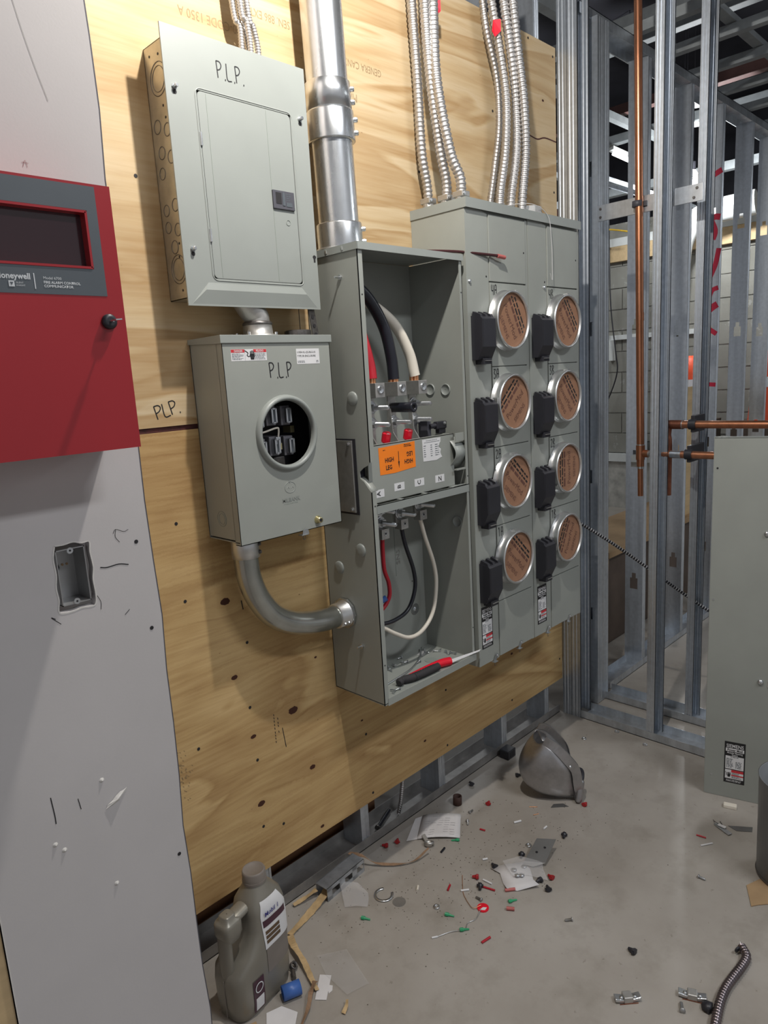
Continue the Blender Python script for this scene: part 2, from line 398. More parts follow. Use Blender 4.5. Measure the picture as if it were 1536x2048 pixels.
def strokes(mb, lines, pos, xd, yd, h, w):
    xd, yd = Vector(xd), Vector(yd); nd = xd.cross(yd).normalized(); pos = Vector(pos)
    for ln in lines:
        P = [pos+xd*p[0]*h+yd*p[1]*h+nd*0.0005 for p in ln]
        if len(P) > 2: P = smoothpath(P, 4)
        A = []; B = []
        for i, p in enumerate(P):
            t = (P[min(i+1, len(P)-1)]-P[max(i-1, 0)]).normalized(); q = t.cross(nd)*w/2
            A.append(p-q); B.append(p+q)
        mb.strip(A, B)
    return mb
def scrawl(s, pos, xd, yd, h, w, adv=0.62, sx=1.0):
    mb = MB(); x = 0
    for ch in s:
        if ch in ST:
            strokes(mb, [[(p[0]*sx+x, p[1]) for p in l] for l in ST[ch]], pos, xd, yd, h, w)
        x += (0.28 if ch == '.' else adv)*sx
    return mb
def rows(mb, x0, x1, z0, z1, n, y, fill=0.45, rnd=0.35, xd=(1, 0, 0), zd=(0, 0, 1), o=(0, 0, 0)):
    """rows of tiny illegible print as short dashes, in the plane o + x*xd + z*zd, raised along -normal by y"""
    xd, zd, o = Vector(xd), Vector(zd), Vector(o); nd = xd.cross(zd)
    hgt = (z1-z0)/n
    for i in range(n):
        zc = z1-hgt*(i+0.5); x = x0; end = x1-(x1-x0)*random.random()*rnd
        while x < end:
            L = min((0.25+random.random())*hgt*2.0, end-x)
            q = [o+xd*a+zd*b+nd*y for a, b in ((x, zc-hgt*fill/2), (x+L, zc-hgt*fill/2), (x+L, zc+hgt*fill/2), (x, zc+hgt*fill/2))]
            mb.quad(*q); x += L+hgt*0.4
    return mb
# ================================================================== THE SETTING
mb = MB().box(-5, 9.5, -6, 9, -0.12, 0.0); mb.build('floor', 'floor', kind='structure', origin=(0, 0, 0))
mb = MB().box(-5, 9.5, -6, 9, 4.3, 4.4); mb.build('ceiling', 'deck', kind='structure')
# drywall piece that carries the fire alarm panel (with the cut-out for the device box) and its return
DY = 1.10
jag = [(0.386, 1.255), (0.400, 1.2545), (0.414, 1.256), (0.428, 1.252), (0.4395, 1.2515), (0.4385, 1.235), (0.4405, 1.21), (0.4375, 1.19), (0.4385, 1.165), (0.4345, 1.148), (0.415, 1.149), (0.398, 1.147), (0.379, 1.150), (0.381, 1.17), (0.3795, 1.19), (0.3825, 1.21), (0.3815, 1.235)]
def frame_with_hole(mb, outer, hole, y0, y1):
    """plate in the XZ plane, outer rectangle x0,x1,z0,z1 around a hole polygon"""
    x0, x1, z0, z1 = outer; n = len(hole)
    cx = sum(p[0] for p in hole)/n; cz = sum(p[1] for p in hole)/n; O = []
    for (px, pz) in hole:
        dx, dz = px-cx, pz-cz
        t = min(((x1-cx)/dx if dx > 0 else (x0-cx)/dx) if dx else 1e9, ((z1-cz)/dz if dz > 0 else (z0-cz)/dz) if dz else 1e9)
        O.append((cx+dx*t, cz+dz*t))
    for y in (y0, y1):
        vs = [(p[0], y, p[1]) for p in hole]+[(p[0], y, p[1]) for p in O]; fs = []
        for i in range(n):
            j = (i+1) % n; fs.append((i, j, n+j, n+i))
        mb.add(vs, fs)
        for cxx, czz in ((x0, z0), (x1, z0), (x0, z1), (x1, z1)):
            best = sorted(range(n), key=lambda i: (O[i][0]-cxx)**2+(O[i][1]-czz)**2)
            for i in range(n):
                j = (i+1) % n; a, b = O[i], O[j]
                if (abs(a[0]-cxx) < 1e-6 and abs(b[1]-czz) < 1e-6) or (abs(a[1]-czz) < 1e-6 and abs(b[0]-cxx) < 1e-6):
                    mb.add([(a[0], y, a[1]), (b[0], y, b[1]), (cxx, y, czz)], [(0, 1, 2)])
    for i in range(n):
        a, b = hole[i], hole[(i+1) % n]; mb.quad((a[0], y0, a[1]), (b[0], y0, b[1]), (b[0], y1, b[1]), (a[0], y1, a[1]))
    return mb
mb = MB()
# the right edge is cut by hand and wavers a little
zs = [0.0+0.1*i for i in range(30)]
edge = [0.541+0.003*math.sin(z*7.3)+0.002*math.sin(z*23+1) for z in zs]
for i in range(len(zs)-1):
    if zs[i] >= 1.099 and zs[i] < 1.299:
        if zs[i] > 1.15: continue
        e0, e2 = edge[i], edge[i+2]; x_ = 0.50; frame_with_hole(mb, (0.2265, x_, 1.10, 1.30), jag, DY, DY+0.016)
        for j in (i, i+1): mb.add([(x_, DY, zs[j]), (edge[j], DY, zs[j]), (edge[j+1], DY, zs[j+1]), (x_, DY, zs[j+1]), (x_, DY+0.016, zs[j]), (edge[j], DY+0.016, zs[j]), (edge[j+1], DY+0.016, zs[j+1]), (x_, DY+0.016, zs[j+1])], [(0, 1, 2, 3), (5, 4, 7, 6), (1, 5, 6, 2)])
        continue
    if False:
        mb.box(0.5409, (edge[i]+edge[i+1])/2+0.0002, DY, DY+0.016, zs[i], zs[i+1]); continue
    e0, e1 = edge[i], edge[i+1]
    mb.add([(0.2265, DY, zs[i]), (e0, DY, zs[i]), (e1, DY, zs[i+1]), (0.2265, DY, zs[i+1]), (0.2265, DY+0.016, zs[i]), (e0, DY+0.016, zs[i]), (e1, DY+0.016, zs[i+1]), (0.2265, DY+0.016, zs[i+1])],
           [(0, 1, 2, 3), (5, 4, 7, 6), (1, 5, 6, 2), (4, 0, 3, 7)])
wl = mb.build('wall_left', 'dry', kind='structure')
mb = MB()
for i in range(len(zs)-1):
    a, b = edge[i], edge[i+1]; vs = [(a-0.0009, DY-0.0004, zs[i]), (a+0.0006, DY-0.0004, zs[i]), (b+0.0006, DY-0.0004, zs[i+1]), (b-0.0009, DY-0.0004, zs[i+1])]
    mb.add(vs+[(p[0], DY+0.0162, p[2]) for p in vs], [(0, 1, 2, 3), (1, 5, 6, 2), (5, 4, 7, 6)])
mb.build('paper_edge', 'slatedark', wl)
mb = MB().box(0.505, 0.521, DY+0.016, 1.484, 0, 2.9); mb.build('return_panel', 'dry', wl)
mb = MB().box(0.2265, 0.2280, DY-0.0008, DY+0.0165, 0, 0.72); mb.build('torn_edge', 'gyp', wl)
# screws in the drywall, torn hole, pencil marks
for x, z in ((0.524, 1.082), (0.522, 0.649), (0.5265, 1.64), (0.516, 1.235)):
    MB().cyl((x, DY-0.0006, z), (x, DY+0.001, z), 0.0034, n=12).build('screw_dimple', 'dark', wl)
mb = MB(); pts = []
for i in range(15):
    t = 2*PI*i/15; r = 0.8+0.35*random.random(); pts.append((0.424+0.019*r*math.cos(t)+0.010*math.sin(t), 0.810+0.0105*r*math.sin(t)+0.006*math.cos(t)))
mb.add([(0.424, DY-0.007, 0.811)]+[(p[0], DY-0.0008, p[1]) for p in pts], [(0, i+1, (i+1) % 15+1) for i in range(15)])
mb.build('torn_gypsum', 'gyp', wl)
mb = MB(); X_, Z_ = (1, 0, 0), (0, 0, 1)
def wline(pts, w=0.0012): strokes(mb, [[(p[0], p[1]) for p in pts]], (0, DY, 0), X_, Z_, 1.0, w)
wline([(0.451, 1.206), (0.462, 1.2035), (0.482, 1.2045), (0.498, 1.2)], 0.0018)
wline([(0.479, 1.256), (0.484, 1.262), (0.497, 1.256), (0.505, 1.258)], 0.0008); wline([(0.484, 1.262), (0.482, 1.25), (0.488, 1.24)], 0.0008)
wline([(0.372, 1.142), (0.366, 1.146), (0.379, 1.132)], 0.001)
wline([(0.481, 1.118), (0.490, 1.125)], 0.001); wline([(0.440, 1.162), (0.4445, 1.150), (0.443, 1.138)], 0.0008)
wline([(0.324, 0.862), (0.326, 0.830), (0.326, 0.815)], 0.0015); wline([(0.364, 0.84), (0.3665, 0.82)], 0.0012)
mb.build('pencil_mark', 'ink', wl)
mb = MB(); strokes(mb, [[(0.421, 1.800), (0.4245, 1.809), (0.427, 1.800)], [(0.420, 1.806), (0.429, 1.8055)]], (0, DY, 0), X_, Z_, 1.0, 0.0007); mb.build('pencil_star', 'scuffred', wl)
mb = MB()
def wline2(pts, w): strokes(mb, [pts], (0, DY, 0), X_, Z_, 1.0, w)
wline2([(0.436, 2.03), (0.445, 1.985), (0.456, 1.94), (0.469, 1.895)], 0.0008)
mb.build('scuff', 'scuffgrey', wl)
mb = MB(); strokes(mb, [jag+jag[:1]], (0, DY, 0), X_, Z_, 1.0, 0.0022); mb.build('torn_paper_rim', 'gyp', wl)
for x, z in ((0.320, 0.781), (0.332, 0.765), (0.405, 0.853), (0.405, 0.660)):
    MB().lathe([(0.0005, -0.0035), (0.0035, -0.001), (0.0045, 0)], (x, DY, z), (0, 1, 0), 7).build('paper_nub', 'gyp', wl)
# brown backing that shows left of the drywall at the bottom
MB().box(-0.2, 0.2255, DY+0.004, DY+0.016, 0, 0.74).build('trim_1', 'lumber', kind='structure')

# far block wall: blocks one by one on mortar, above a rough curb
BX = 6.82
wbk = MB().box(BX+0.012, BX+0.20, 0.2, 8.4, 0.48, 2.80).build('wall_back', 'mortar', kind='structure')
bm0 = MB().box(-0.0, 0.012, -0.198, 0.198, 0, 0.193); blk0 = None; cnt = 0
for r in range(11):
    z = 0.575+r*0.203
    y = 1.3+(0.203 if r % 2 else 0)
    while y < 5.2:
        if blk0 is None:
            bb = MB(); bb.v = [p+Vector((BX, y, z)) for p in bm0.v]; bb.f = bm0.f; bb.s = bm0.s
            blk0 = bb.build('block', 'block', None, origin=(BX, y, z)); blk0.parent = wbk; blk0.location = Vector((BX, y, z))-wbk.location
        else:
            o = blk0.copy(); COL.objects.link(o); o.location = Vector((BX+random.uniform(-0.002, 0.002), y, z))-wbk.location
        y += 0.406
MB().box(BX-0.02, BX+0.2, 0.2, 8.4, 0.0, 0.48).build('trim_2', 'curb', kind='structure')
MB().box(BX-0.045, BX-0.001, 0.8, 6.0, 0.485, 0.565).build('metal_channel', 'pvc', label='pale steel channel running along the foot of the block wall', cat='channel')
MB().box(BX-0.03, BX+0.0, 2.6, 6.0, 1.70, 1.745).build('wall_channel', 'pvc', label='thin white channel across the block wall at mid height', cat='channel')
MB().box(BX-0.05, BX+0.0, 3.40, 3.45, 1.50, 1.70).build('channel_drop', 'pvc', label='short white vertical channel hanging under the channel on the block wall', cat='channel')
MB().box(BX-0.06, BX-0.0, 0.8, 6.0, 2.44, 2.58).build('wall_ledger', 'lumber', label='brown timber band fixed across the block wall', cat='timber')
MB().box(BX-0.04, BX-0.0, 0.8, 6.0, 2.585, 2.66).build('top_angle', 'pvc', label='pale steel angle on top of the brown timber band', cat='angle')
MB().box(9.3, 9.4, -5.9, 8.9, 0, 4.3).build('wall_far', 'deck', kind='structure')
# second wall of the far room, closing the view to the left
MB().box(0.5, BX, 5.3, 5.42, 0, 3.2).build('wall_side', 'block', kind='structure')

# ------------------------------------------------------------------ plywood sheets on the wall
WY = 1.488
def ply(name, mat, x0, x1, z0, z1, label):
    o = MB().box(x0, x1, WY, WY+0.0185, z0, z1).build(name, mat, None, label, 'plywood')
    return o
ps1 = ply('plywood_sheet', 'ply_low', 0.30, 2.512, 0.167, 1.384, 'knotty lower plywood sheet behind the meter boxes, its foot above the floor track')
ps2 = ply('plywood_sheet', 'ply_up', 0.30, 2.508, 1.396, 2.613, 'swirly upper plywood sheet behind the steel conduits, with faint stamped print')
MB().box(0.30, 2.50, WY+0.004, WY+0.0185, 1.3843, 1.3957).build('seam_gap', 'maroon', ps1)
for x, z in ((0.96, 0.825), (0.949, 0.648), (0.956, 0.494), (0.954, 0.297), (1.353, 0.399), (1.366, 0.193), (1.736, 0.193), (2.135, 0.209), (1.74, 0.40), (0.80, 0.98), (0.80, 1.17), (2.49, 0.26), (1.02, 0.27), (0.79, 0.60)):
    MB().cyl((x, WY-0.0007, z), (x, WY+0.001, z), 0.0042, n=10).build('screw_hole', 'dark', ps1)
for x, z in ((1.722, 2.341), (1.723, 2.076), (2.109, 2.322), (2.489, 2.118), (2.49, 2.58), (2.49, 1.98), (0.80, 1.93), (2.33, 2.60)):
    MB().cyl((x, WY-0.0007, z), (x, WY+0.001, z), 0.0042, n=10).build('screw_hole', 'dark', ps2)
mb = MB(); strokes(mb, [[(2.33, 2.288), (2.38, 2.284), (2.43, 2.297), (2.508, 2.296)]], (0, WY, 0), X_, Z_, 1.0, 0.0045); mb.build('crack', 'maroon', ps2)
scr = scrawl('PLP.', (0.783, WY, 1.413), (1, 0, 0.22), (-0.16, 0, 1), 0.030, 0.0026, adv=0.62); scr.build('marker_writing', 'ink', ps2)
mb = MB()
strokes(mb, [[(0.955, 0.94), (0.958, 0.915)]], (0, WY, 0), X_, Z_, 1, 0.003)
for a in ((1.02, 0.60, 0.52), (1.032, 0.585, 0.545)):
    z = a[1]
    while z > a[2]: strokes(mb, [[(a[0], z), (a[0]+0.001, z-0.006)]], (0, WY, 0), X_, Z_, 1, 0.002); z -= 0.0085+0.01*random.random()
strokes(mb, [[(1.045, 0.55), (1.052, 0.49)]], (0, WY, 0), X_, Z_, 1, 0.0022)
mb.build('dark_scuff', 'ink', ps1)
mb = MB()
for i in range(70):
    x = random.gauss(0.735, 0.012); z = random.gauss(0.56, 0.03); strokes(mb, [[(x, z), (x+0.003, z-0.003)]], (0, WY, 0), X_, Z_, 1, 0.0012)
mb.build('ink_smudge', 'inkgrey', ps1)
for s_, x, z, sz in (('MANUFACTURER IBC 3', 1.48, 2.235, 0.030), ('100-CODE 1350 A', 1.12, 2.30, 0.028), ('GENERA CAN3', 1.58, 2.318, 0.026), ('SEN. 886 EXT 0501', 1.26, 2.352, 0.026)):
    text(s_, sz, 'inkgrey', ps2, (x, WY, z), (-1, 0, 0), (0, 0, -1), name='stamped_print', sx=0.8)
# dark vertical line where the main sheet meets the panel next to it (left of the open box)
MB().box(1.2165, 1.2185, WY-0.0005, WY+0.001, 1.42, 1.80).build('joint_line', 'dark', ps2)

# ------------------------------------------------------------------ steel framing
def cprof(W, B, rib=0.0016, lip=0.007, rev=False):
    """polyline of a C stud: (u along web, v away from web)"""
    fl = [(lip, B), (0, B), (0, B*0.80), (rib, B*0.74), (rib, B*0.62), (0, B*0.56), (0, B*0.44), (rib, B*0.38), (rib, B*0.26), (0, B*0.20), (0, 0)]
    return fl, [(W-p[0], p[1]) for p in fl][::-1]
def stud(o, U, V, z0, z1, label, name='metal_stud', W=0.092, B=0.034, holes=(), group=None, mat='stud'):
    o, U, V = Vector((o[0], o[1], 0)), Vector(U), Vector(V); mb = MB(); T_ = 0.0009
    P = lambda u, v, z: o+U*u+V*v+Vector((0, 0, z))
    for fl in cprof(W, B):
        mb.strip([P(p[0], p[1], z0) for p in fl], [P(p[0], p[1], z1) for p in fl])
        inn = [(p[0]+(T_ if p[0] < W/2 else -T_), p[1]) for p in fl]
        mb.strip([P(p[0], p[1], z1) for p in inn], [P(p[0], p[1], z0) for p in inn])
    # web with keyhole punchouts
    zc = z0; m = W/2
    def web(u0, u1, a, b):
        mb.quad(P(u0, 0, a), P(u1, 0, a), P(u1, 0, b), P(u0, 0, b)); mb.quad(P(u0, T_, a), P(u0, T_, b), P(u1, T_, b), P(u1, T_, a))
    for h in sorted(holes):
        if h-0.03 < zc or h+0.06 > z1: continue
        web(0, W, zc, h-0.03)
        web(0, m-0.019, h-0.03, h+0.025); web(m+0.019, W, h-0.03, h+0.025)
        web(0, m-0.010, h+0.025, h+0.05); web(m+0.010, W, h+0.025, h+0.05)
        zc = h+0.05
    web(0, W, zc, z1)
    return mb.build(name, mat, None, label, 'stud', group, origin=(o+Vector((0, 0, z0))))
def track(p0, p1, side, z, label, W=0.092, lipup=0.034, dz=1, mat='stud'):
    """U track lying on the floor (dz=1) or hung upside down (dz=-1) from p0 to p1; side = direction of its width"""
    a, b, s_ = Vector((*p0, z)), Vector((*p1, z)), Vector((*side, 0)); mb = MB(); t = 0.0014; n = (b-a).normalized()
    L = (b-a).length; c = (a+b)/2; zz = Vector((0, 0, 1))
    mb.obox(c+s_*W/2+zz*t*dz, n, s_, zz, L/2, W/2, t/1.0)
    for q in (t/2, W-t/2): mb.obox(c+s_*q+zz*lipup/2*dz, n, s_, zz, L/2, t/2, lipup/2)
    return mb.build('metal_track', mat, None, label, 'track')
HO = (0.42, 1.02, 1.62, 2.22)
# main wall track and studs behind the plywood
track((0.45, 1.508), (2.52, 1.508), (0, 1), 0.0, 'dusty steel floor track running under the foot of the plywood', mat='trackdust')
for i, (x, lb) in enumerate(((0.562, 'steel stud behind the plywood nearest the drywall'), (0.944, 'steel stud under the plywood behind the oil jug'), (1.326, 'steel stud under the plywood above the galvanised channel offcut'), (1.707, 'steel stud under the plywood between the folded paper and the helmet'), (2.09, 'steel stud under the plywood behind the metal helmet'), (2.40, 'steel stud under the right end of the plywood'))):
    stud((x, 1.510), (0, 1, 0), (1, 0, 0), 0.003, 2.9, lb, W=0.088, holes=())
# corner bundle facing the room
stud((2.524, 1.492), (1, 0, 0), (0, -1, 0), 0.0, 3.0, 'ribbed corner stud right beside the plywood edge', W=0.09, B=0.040)
stud((2.524, 1.450), (1, 0, 0), (0, -1, 0), 0.0, 3.0, 'ribbed corner stud, outer one of the corner pair', W=0.09, B=0.040)
# cross walls (double wall)
track((2.526, 1.41), (2.526, -0.9), (1, 0), 0.0, 'front floor track of the double stud wall at right')
track((2.752, 1.43), (2.752, -0.9), (1, 0), 0.0, 'rear floor track of the double stud wall at right')
track((2.526, 1.50), (2.526, -0.9), (1, 0), 2.90, 'front ceiling track of the double stud wall', dz=-1)
track((2.752, 1.43), (2.752, -0.9), (1, 0), 2.90, 'rear ceiling track of the double stud wall', dz=-1)
stud((2.528, 1.124), (1, 0, 0), (0, -1, 0), 0.003, 2.9, 'wide steel stud standing in the front track beside the copper pipe', W=0.088, B=0.031)
stud((2.728, 1.412), (0, 1, 0), (1, 0, 0), 0.003, 2.745, 'second of the paired studs at the corner of the rear track', W=0.088, B=0.046)
stud((2.754, 1.062), (1, 0, 0), (0, -1, 0), 0.003, 2.9, 'steel stud in the rear track carrying the two black pipe clamps', W=0.088, B=0.029)
stud((2.528, 0.70), (1, 0, 0), (0, -1, 0), 0.003, 2.9, 'steel stud of the front track behind the leaning grey cover', W=0.088, B=0.040)
stud((2.754, 0.64), (1, 0, 0), (0, -1, 0), 0.003, 2.9, 'steel stud of the rear track behind the leaning grey cover', W=0.088, B=0.040)
# wall running on behind the cross walls
track((2.85, 1.44), (6.2, 1.44), (0, 1), 0.0, 'floor track of the long stud wall running away from the corner')
track((2.60, 1.44), (6.2, 1.44), (0, 1), 2.78, 'ceiling track of the long stud wall running away from the corner', dz=-1, lipup=0.04)
labs = ['punched steel stud at the corner of the rear track, nearest of the long wall', 'punched steel stud of the long wall directly behind the copper riser', 'punched steel stud of the long wall seen right of the wide front stud', 'steel stud of the long wall sprayed with red paint marks', 'plain steel stud right of the red-sprayed stud', 'steel stud second to the right of the red-sprayed stud', 'steel stud near the right picture edge in the long wall', 'farthest steel stud of the long wall']
for i, x in enumerate((2.680, 3.18, 3.645, 4.055, 4.50, 4.90, 5.32, 5.74)):
    st = stud((x, 1.442 if i else 1.412), (0, 1, 0), (1, 0, 0), 0.003, 2.745, labs[i], W=0.088, B=0.034 if i else 0.046, holes=HO)
    if i == 3: redstud = st
mb = MB()
def rmark(pts, w): # on the web of the red-marked stud, which faces -X: u = -Y to the right
    strokes(MB(), [pts], (4.0545, 1.53, 0), (0, -1, 0), (0, 0, 1), 1.0, w).build('spray_mark', 'spray', redstud)
rmark([(0.03, 2.40), (0.09, 2.425)], 0.028); rmark([(0.03, 2.185), (0.06, 2.20), (0.088, 2.195)], 0.03)
rmark([(0.03, 2.19), (0.055, 2.13), (0.045, 2.09)], 0.045); rmark([(0.086, 2.04), (0.07, 1.96), (0.045, 1.90)], 0.026)
rmark([(0.088, 1.84), (0.055, 1.825), (0.035, 1.76)], 0.024); rmark([(0.035, 1.72), (0.06, 1.74), (0.086, 1.755)], 0.035)
rmark([(0.03, 1.64), (0.086, 1.60)], 0.024); rmark([(0.03, 1.335), (0.09, 1.33)], 0.022)
# a second, parallel run of studs deeper in the building
track((4.4, 2.55), (6.6, 2.55), (0, 1), 2.78, 'ceiling track of the far parallel stud wall', dz=-1)
for i, x in enumerate((4.75, 5.15, 5.55, 5.95)):
    stud((x, 1.9+0.16*i), (0, 1, 0), (1, 0, 0), 0.0, 2.745, ['bare stud beyond the red-sprayed stud, nearest of the far group', 'bare stud in the far group, second one back', 'bare stud in the far group, third one back', 'bare stud in the far group, farthest back'][i], W=0.092, holes=HO)
# cross bracket strap carrying the copper riser
mb = MB(); mb.box(2.642, 2.647, 1.0, 1.393, 2.012, 2.070)
br = mb.build('cross_bracket', 'stud', None, 'flat galvanised strap screwed across the studs behind the copper riser', 'bracket', bevel=0.0008)
for y, z in ((1.38, 2.056), (1.38, 2.026), (1.02, 2.056), (1.03, 2.026)):
    MB().lathe([(0.0045, -0.0035), (0.0055, 0)], (2.642, y, z), (1, 0, 0), 8).build('screw', 'darkmetal', br)
# ceiling joists and bars over the room at right
jl = ['nearest ceiling joist over the double wall', 'second ceiling joist past the double wall', 'third ceiling joist past the double wall', 'fourth ceiling joist past the double wall', 'fifth ceiling joist past the double wall', 'sixth ceiling joist past the double wall', 'farthest ceiling joist over the room at right']
for i, x in enumerate((3.06, 3.39, 3.73, 4.08, 4.45, 4.85, 5.30)):
    MB().box(x-0.020, x+0.020, -1.6, 1.53, 2.785, 2.825).build('ceiling_joist', 'beam', None, 'grey steel '+jl[i], 'joist', bevel=0.002)
for i, y in enumerate((1.18, 0.55, -0.2)):
    MB().box(2.62, 6.4, y-0.022, y+0.022, 2.826, 2.85).build('furring_bar', 'beam', None, ['grey bar lying across the joists closest to the long stud wall', 'grey bar lying across the joists, second from the long wall', 'grey bar lying across the joists above the camera side'][i], 'bar', bevel=0.002)
# high beams, pipe and lights of the hall beyond
for i, (x, z, m_) in enumerate(((3.7, 3.55, 'beam'), (4.4, 3.4, 'beam'), (5.0, 3.55, 'beam'), (5.6, 3.35, 'rust'), (6.1, 3.3, 'beam'), (6.6, 3.0, 'beam'))):
    MB().box(x-0.04, x+0.04, 0.2, 7.5, z, z+0.07).build('roof_beam', m_, None, ['grey roof beam above the corner, nearest to it', 'grey roof beam second from the corner', 'grey roof beam in front of the red-brown one', 'red-brown primed roof beam across the hall', 'grey roof beam behind the red-brown one', 'low grey beam directly over the block wall'][i], 'beam', bevel=0.004)
for i, (y, z) in enumerate(((1.95, 3.1), (2.7, 3.25), (3.5, 3.1), (4.4, 3.2))):
    MB().box(2.9, 6.7, y-0.025, y+0.025, z, z+0.05).build('hanger_rail', 'beam', None, ['slim rail under the roof beams right above the long wall', 'slim rail under the roof beams, second from the long wall', 'slim rail under the roof beams crossing above the block wall', 'slim rail under the roof beams farthest left'][i], 'rail')
MB().cyl((2.9, 3.9, 3.0), (6.7, 3.9, 2.95), 0.05, n=14).build('sprinkler_pipe', 'rust', None, 'dark red sprinkler pipe under the roof beams', 'pipe')
mb = MB().tube(smoothpath([(6.5, 3.0, 2.62), (6.4, 3.4, 2.7), (6.5, 4.0, 2.66), (6.4, 4.6, 2.75), (6.55, 5.1, 3.0)]), 0.008, 6); mb.build('yellow_cable', 'yellow', None, 'yellow cable slung below the beams in the far hall', 'cable')
for i, (a, b) in enumerate((((6.0, 3.02, 3.21), (6.25, 2.86, 3.10)), ((6.2, 2.35, 3.44), (5.9, 2.55, 3.38)), ((6.2, 2.33, 3.30), (5.9, 2.53, 3.24)))):
    t = MB().cyl(a, b, 0.016, n=10).build('tube_lamp', 'tube', None, ['lit white tube lamp seen left of the copper riser', 'upper lit tube lamp right of the long-wall stud', 'lower lit tube lamp right of the long-wall stud'][i], 'lamp')
    c = (Vector(a)+Vector(b))/2
    MB().cyl(c+Vector((0, 0, 0.03)), (c.x, c.y, 4.3), 0.004, n=6).build('hanger', 'black', t)
    MB().obox(c+Vector((0, 0, 0.03)), Vector(b)-Vector(a), (Vector(b)-Vector(a)).cross(Vector((0, 0, 1))), (0, 0, 1), (Vector(b)-Vector(a)).length/2+0.02, 0.04, 0.012).build('lamp_housing', 'pvc', t)
# bright hanging lamp beyond the studs, and the work lamp over the boxes
def hang_lamp(loc, label, r):
    t = thing('hanging_lamp', label, 'lamp', loc)
    MB().lathe([(0.001, -r*1.0), (r*0.7, -r*0.75), (r, 0), (r*0.7, r*0.8), (r*0.4, r*1.3)], loc, (0, 0, 1), 16).build('bulb', 'bulb', t)
    MB().cyl(Vector(loc)+Vector((0, 0, r*1.3)), Vector(loc)+Vector((0, 0, r*2.4)), r*0.42, n=12).build('lamp_holder', 'black', t)
    MB().cyl(Vector(loc)+Vector((0, 0, r*2.4)), Vector((loc[0], loc[1], 4.3)), 0.004, n=6).build('cord', 'black', t)
    return t
hang_lamp((6.0, 2.353, 2.853), 'glaring bare lamp seen between the studs at upper right', 0.055)
hang_lamp((1.03, 0.81, 2.728), 'bare work lamp hanging over the meter boxes', 0.02)
# white duct / pipes on the block wall behind the knockout stud
t = thing('white_duct', 'white insulated duct bend on the block wall behind the punched stud', 'duct', (6.4, 2.6, 0.0))
MB().tube(smoothpath([(6.55, 2.05, 2.70), (6.5, 2.45, 2.66), (6.5, 2.62, 2.5), (6.5, 2.66, 2.25)]), 0.10, 16).build('duct_bend', 'pvc', t)
MB().cyl((6.5, 2.72, 2.25), (6.5, 2.72, 0.0), 0.045, n=12).build('drop_pipe', 'pvc', t)
# safety-orange barrels, switch box on curb and hanging cable
for i, (x, y, lb) in enumerate(((6.3, 2.46, 'orange safety barrel seen through the stud gap right of the middle'), (6.3, 1.83, 'orange safety barrel near the right picture edge'))):
    t = thing('safety_barrel', lb, 'barrel', (x, y, 0.95))
    MB().box(x-0.22, x+0.22, y-0.20, y+0.20, 0.0, 0.95).build('stand', 'carddark', t)
    MB().lathe([(0.14, 0.95), (0.125, 1.15), (0.115, 1.35), (0.10, 1.47), (0.03, 1.50)], (x, y, 0), (0, 0, 1), 20).build('barrel_body', 'coneorange', t)
    MB().lathe([(0.123, 1.22), (0.118, 1.30)], (x, y, 0), (0, 0, 1), 20, cap=False).build('white_band', 'white', t)
t = thing('device_box', 'open metal device box sitting on the channel at the foot of the block wall', 'box', (6.74, 3.08, 0.57))
mb = MB(); mb.box(6.70, 6.79, 3.02, 3.025, 0.57, 0.70); mb.box(6.70, 6.79, 3.15, 3.155, 0.57, 0.70); mb.box(6.70, 6.79, 3.02, 3.155, 0.57, 0.575); mb.box(6.70, 6.79, 3.02, 3.155, 0.695, 0.70); mb.box(6.785, 6.79, 3.02, 3.155, 0.57, 0.70)
mb.build('box_shell', 'zinc', t); MB().box(6.74, 6.78, 3.05, 3.12, 0.60, 0.67).build('device', 'black', t)
MB().tube(smoothpath([(6.75, 3.44, 3.0), (6.75, 3.42, 2.1), (6.74, 3.36, 1.6), (6.74, 3.34, 1.4), (6.74, 3.40, 1.2), (6.74, 3.5, 1.0)]), 0.007, 6).build('drooping_cable', 'black', None, 'thin dark cable drooping down the block wall', 'cable')
# cardboard-wrapped stack lying behind the long wall
t = thing('wrapped_board_stack', 'long dark shrink-wrapped stack with a cardboard lid behind the stud wall', 'stack', (3.6, 1.9, 0))
MB().box(3.05, 4.75, 1.70, 2.05, 0.0, 0.49).build('wrapped_side', 'carddark', t, bevel=0.01)
MB().box(3.28, 4.78, 1.665, 2.08, 0.49, 0.525).build('cardboard_lid', 'card', t, bevel=0.004)
MB().box(3.045, 3.055, 1.69, 2.05, 0.0, 0.50).build('end_edge', 'card', t)
mb = MB()
for i in range(5): mb.obox((3.12+0.04*i, 1.69, 0.25), (0.1, 0, 1), (1, 0, 0), (0, 1, 0), 0.26, 0.012, 0.006)
mb.build('cardboard_edge', 'card', t)
t = thing('leaning_cardboard', 'tan cardboard sheet standing far behind the stud gap', 'cardboard', (4.5, 1.72, 0.525))
MB().add([(4.20, 1.70, 0.525), (4.75, 1.72, 0.525), (4.75, 1.74, 1.31), (4.24, 1.70, 1.31)], [(0, 1, 2, 3)]).build('sheet', 'lumber', t, solid=0.008)
